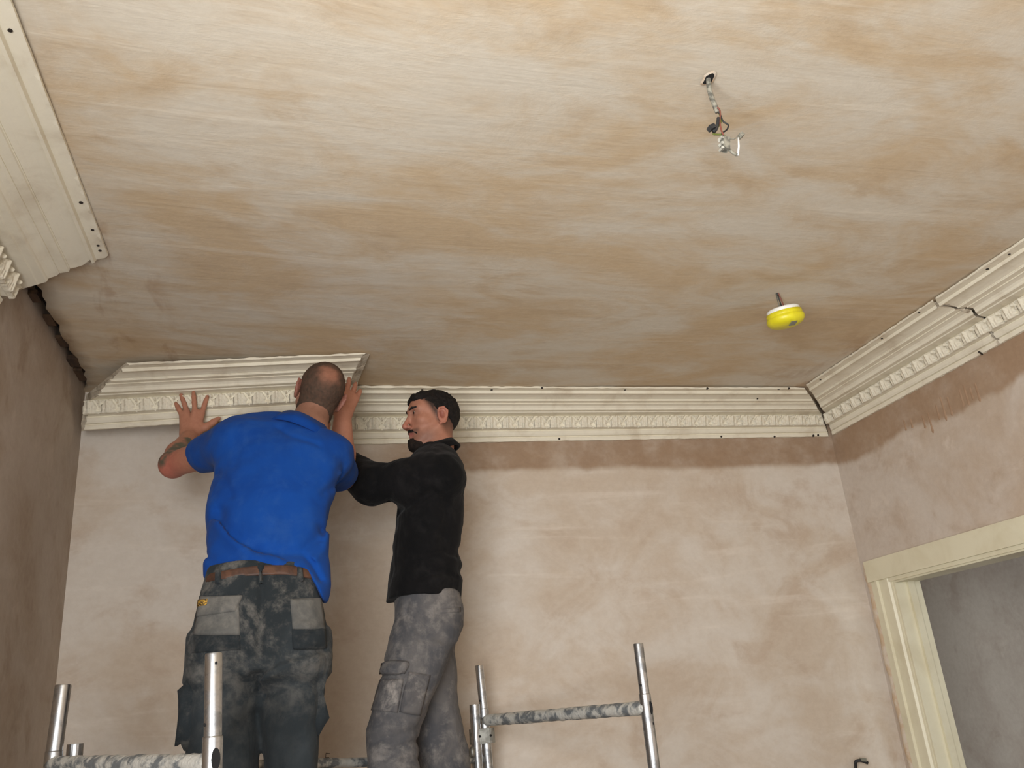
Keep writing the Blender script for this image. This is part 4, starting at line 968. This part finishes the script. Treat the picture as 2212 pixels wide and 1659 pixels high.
Yn = lambda y: np.interp(y, [1280, 1400, 1660, 2300], [3.27, 3.24, 3.22, 3.24])
Yf = lambda y: np.interp(y, [1280, 1400, 1660, 2300], [3.36, 3.41, 3.44, 3.44])
t2 = Field(); zk2 = lambda py, Y=3.25: P(920, py, Y)[2]
t2.loft([(854, 1275), (853, 1300), (852, 1337), (839, 1381), (831, 1431), (826, 1450), (821, 1474), (808, 1515), (798, 1548), (790, 1578), (790, 1615), (793, 1659), (800, 1800), (810, 2350)],
        [(990, 1275), (994, 1290), (1001, 1324), (999, 1354), (987, 1387), (974, 1415), (950, 1480), (926, 1530), (908, 1570), (902, 1600), (907, 1659), (905, 1800), (880, 2350)], Yn, lerp([1280, 1400, 1600, 2300], [.125, .12, .095, .08]), 2.3, zk2(1278), ZP + .06, .03)
t2.loft([(862, 1275), (870, 1400), (880, 1500), (893, 1580), (903, 1659), (905, 2350)], [(988, 1275), (992, 1340), (980, 1407), (985, 1441), (985, 1481), (987, 1521), (998, 1565), (1010, 1615), (1016, 1659), (1010, 2350)], Yf, lerp([1280, 1400, 1600, 2300], [.12, .11, .10, .085]), 2.3, zk2(1278, 3.4), ZP + .06, .02)
zq = lambda pts: [P(x, y, 3.16) for x, y in pts]
c4 = creases([(zq([(882, 1302), (880, 1325), (895, 1350), (905, 1372)]), .007, .007), (zq([(905, 1372), (918, 1345), (926, 1310)]), .006, .005), (zq([(905, 1372), (895, 1405), (882, 1445)]), .008, .005), (zq([(980, 1400), (955, 1470), (925, 1530), (905, 1565)]), .012, .006),
              (zq([(832, 1436), (850, 1428), (880, 1430)]), .010, .008), (zq([(826, 1456), (850, 1462), (875, 1455)]), .010, .008), (zq([(900, 1575), (860, 1590), (815, 1600)]), .016, .009), (zq([(903, 1600), (860, 1615), (830, 1635)]), .014, .008), (zq([(905, 1640), (870, 1640)]), .012, .006),
              (zq([(990, 1395), (940, 1380), (900, 1385)]), .012, .006), (zq([(870, 1480), (862, 1540)]), .008, .006)], 3.30)
t2.post = lambda p, d: c4(p, d) + .005 * vnoise(p, 10, 14) + .003 * vnoise(p, 24, 15)
trs2 = sculpt('work_trousers', t2, (.12, 2.95, ZP), (.85, 3.65, CZ + .45), .0075, M_tr2, man2, b2)
surf_patch('cargo_pocket', t2, [(884, 1452), (928, 1458), (905, 1545), (862, 1538)], (2.95, 3.5), .010, M_tr2d, trs2, b2)
surf_patch('knee_patch', t2, [(823, 1470), (872, 1468), (858, 1540), (803, 1534)], (2.95, 3.5), .005, M_tr2d, trs2, b2)
surf_patch('pocket_flap', t2, [(950, 1316), (994, 1312), (994, 1322), (950, 1325)], (2.95, 3.5), .004, M_tr2, trs2, b2, 8, 4)
surf_patch('pocket_flap', t2, [(830, 1430), (884, 1432), (874, 1456), (826, 1454)], (2.95, 3.5), .016, M_tr2, trs2, b2, 10, 6)
boots(man2, b2, [(.36, 3.24, -1, 0), (.52, 3.44, -1, .1)])
kb = Field(); H2 = P(934, 910, 3.33); R2 = frame((-.975, -.20, -.02), (-.03, 0, 1))
head_field(kb, H2, R2); g2 = lambda x, y, z: H2 + R2 @ np.array([x, y, z])
kb.chain([P(940, 1000, 3.33), P(946, 965, 3.33), g2(0, -.022, -.05)], [.075, .058, .056], .03)
kb.loft([(x + 12, y) for x, y in KL], [(x - 12, y) for x, y in KR], Yk, lambda y: np.maximum(halfk(y) - .02, .02), 2.3, P(940, 962, 3.33)[2], zk2(1265, 3.3), .03)
kb.chain([KS, KE], [.052, .045], .03); kb.chain([KE, KW], [.046, .030], .02); kb.chain([FS, FE], [.052, .045], .03); kb.chain([FE, FW], [.046, .030], .02)
hand(kb, KW, P(655, 915, 3.58) - KW, (0, -1, -.2), .15, .3, 1.0, 1); hand(kb, FW, P(690, 935, 3.62) - FW, (.2, -1, -.2), .15, .3, 1.0, 1)
def col2(v):
    c = np.tile(SK * .88, (len(v), 1)); L = (v - H2) @ R2; n_ = vnoise(v, 60, 3); hd = np.linalg.norm(L, axis=1) < .19
    x, y, z = L.T
    c = blend(c, SK_RED, sstep(np.abs(x), .074, .082) * (np.abs(z) < .05) * .35 * hd)
    c = blend(c, SK_RED * .95, np.exp(-((y - .118) / .02) ** 2 - ((z + .03) / .02) ** 2) * .5)
    fade = sstep(-y + .6 * z, -.030, .004) * sstep(z, -.11, -.03) * (1 - sstep(np.abs(x), .074, .080) * (np.abs(z) < .04) * (y > -.035) * (y < .02))
    c = blend(c, HAIRK * 2.2, np.clip(fade * hd * (.55 + .45 * sstep(z, -.06, .03)), 0, .92))
    stub = np.exp(-((z + .085) / .035) ** 2) * sstep(y, -.03, .05); c = blend(c, HAIRK * 3, np.clip(stub * .42 * hd, 0, .5))
    lips = np.exp(-((z + .066) / .009) ** 2) * sstep(y, .086, .096) * (np.abs(x) < .022); c = blend(c, np.array(srgb(150, 84, 76)[:3]), lips * .8)
    sock = np.exp(-((np.abs(x) - .032) / .016) ** 2 - ((z - .022) / .014) ** 2) * sstep(y, .06, .075); concha_shade = np.exp(-((y + .010) / .010) ** 2 - ((z - .002) / .016) ** 2) * (np.abs(x) > .070) * (np.abs(x) < .086) * hd; c = blend(c, SK_RED * .55, np.clip(concha_shade * 1.2, 0, .85)); tash = np.exp(-((z + .052) / .010) ** 2) * sstep(y, .070, .085); c = blend(c, HAIRK * 2.4, np.clip(tash * .6, 0, .6)); return blend(c, SK * .32, sock * .85)  # ear hollow's red skin is darkened with painted shade; so are the eye sockets
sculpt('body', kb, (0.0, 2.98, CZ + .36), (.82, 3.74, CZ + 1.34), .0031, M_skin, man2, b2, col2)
kh2 = Field()
kh2.ell(g2(0, -.016, .036), (.081, .106, .098), R2, .02); kh2.ell(g2(0, .040, .088), (.058, .046, .030), R2, .03); kh2.ell(g2(0, .070, .084), (.044, .020, .022), R2, .02)
def hl2(p): L = (p - H2) @ R2; return -(L[:, 2] - np.interp(L[:, 1], [-.12, -.09, -.04, .0, .04, .065, .09], [-.080, -.048, .004, .022, .046, .070, .078]) + .012 * (np.abs(L[:, 0]) < .05) * 0)
kh2.add(hl2, H2, 99, .012, 'i')
kh2.post = lambda p, d: d + .0055 * vnoise(p, 55, 21) * sstep(((p - H2) @ R2)[:, 2], .03, .09) + .0028 * vnoise(p, 120, 22)
sculpt('hair', kh2, H2 - .16, H2 + .17, .0034, M_khair, man2, b2)
gt = Field(); gt.ell(g2(0, .073, -.111), (.042, .038, .026), R2, .012); gt.ell(g2(0, .088, -.092), (.024, .024, .016), R2, .012)
for s_ in (-1, 1): gt.chain([g2(0, .103, -.050), g2(s_ * .016, .097, -.053), g2(s_ * .030, .082, -.064), g2(s_ * .036, .074, -.095)], [.0065, .006, .004, .003], .005)
gt.ell(g2(0, .098, -.079), (.012, .010, .006), R2, .004, 's')
gt.post = lambda p, d: d + .0016 * vnoise(p, 150, 5)
sculpt('goatee', gt, g2(0, .08, -.08) - .08, g2(0, .08, -.08) + .08, .0028, M_goat, man2, b2)
for s_ in (-1, 1):
    eb = Field(); eb.chain([g2(s_ * .011, .101, .038), g2(s_ * .030, .097, .043), g2(s_ * .046, .084, .042), g2(s_ * .056, .068, .034)], [.0042, .005, .0042, .0025], .004); sculpt('eyebrow', eb, g2(s_ * .035, .085, .04) - .05, g2(s_ * .035, .085, .04) + .05, .0022, M_brow, man2, b2)
    ey = MB(); c_ = g2(s_ * .0315, .0805, .0205)
    nn = 12; ey.lathe([(.0001, -.0118)] + [(.0118 * math.cos(a), .0118 * math.sin(a)) for a in np.linspace(-1.4, 1.4, 9)] + [(.0001, .0118)], 16, c_)
    eo = ey.build('eye', M_eye, man2, b2, True)
    ir = MB(); q_ = g2(s_ * .0315, .0908, .0205) ; ir.lathe([(.0001, .0022), (.004, .0016), (.0056, 0), (.0056, -.002)], 14, q_ - b2, np.column_stack([R2[:, 0], R2[:, 2], R2[:, 1]])); ir.build('iris', M_iris, eo)
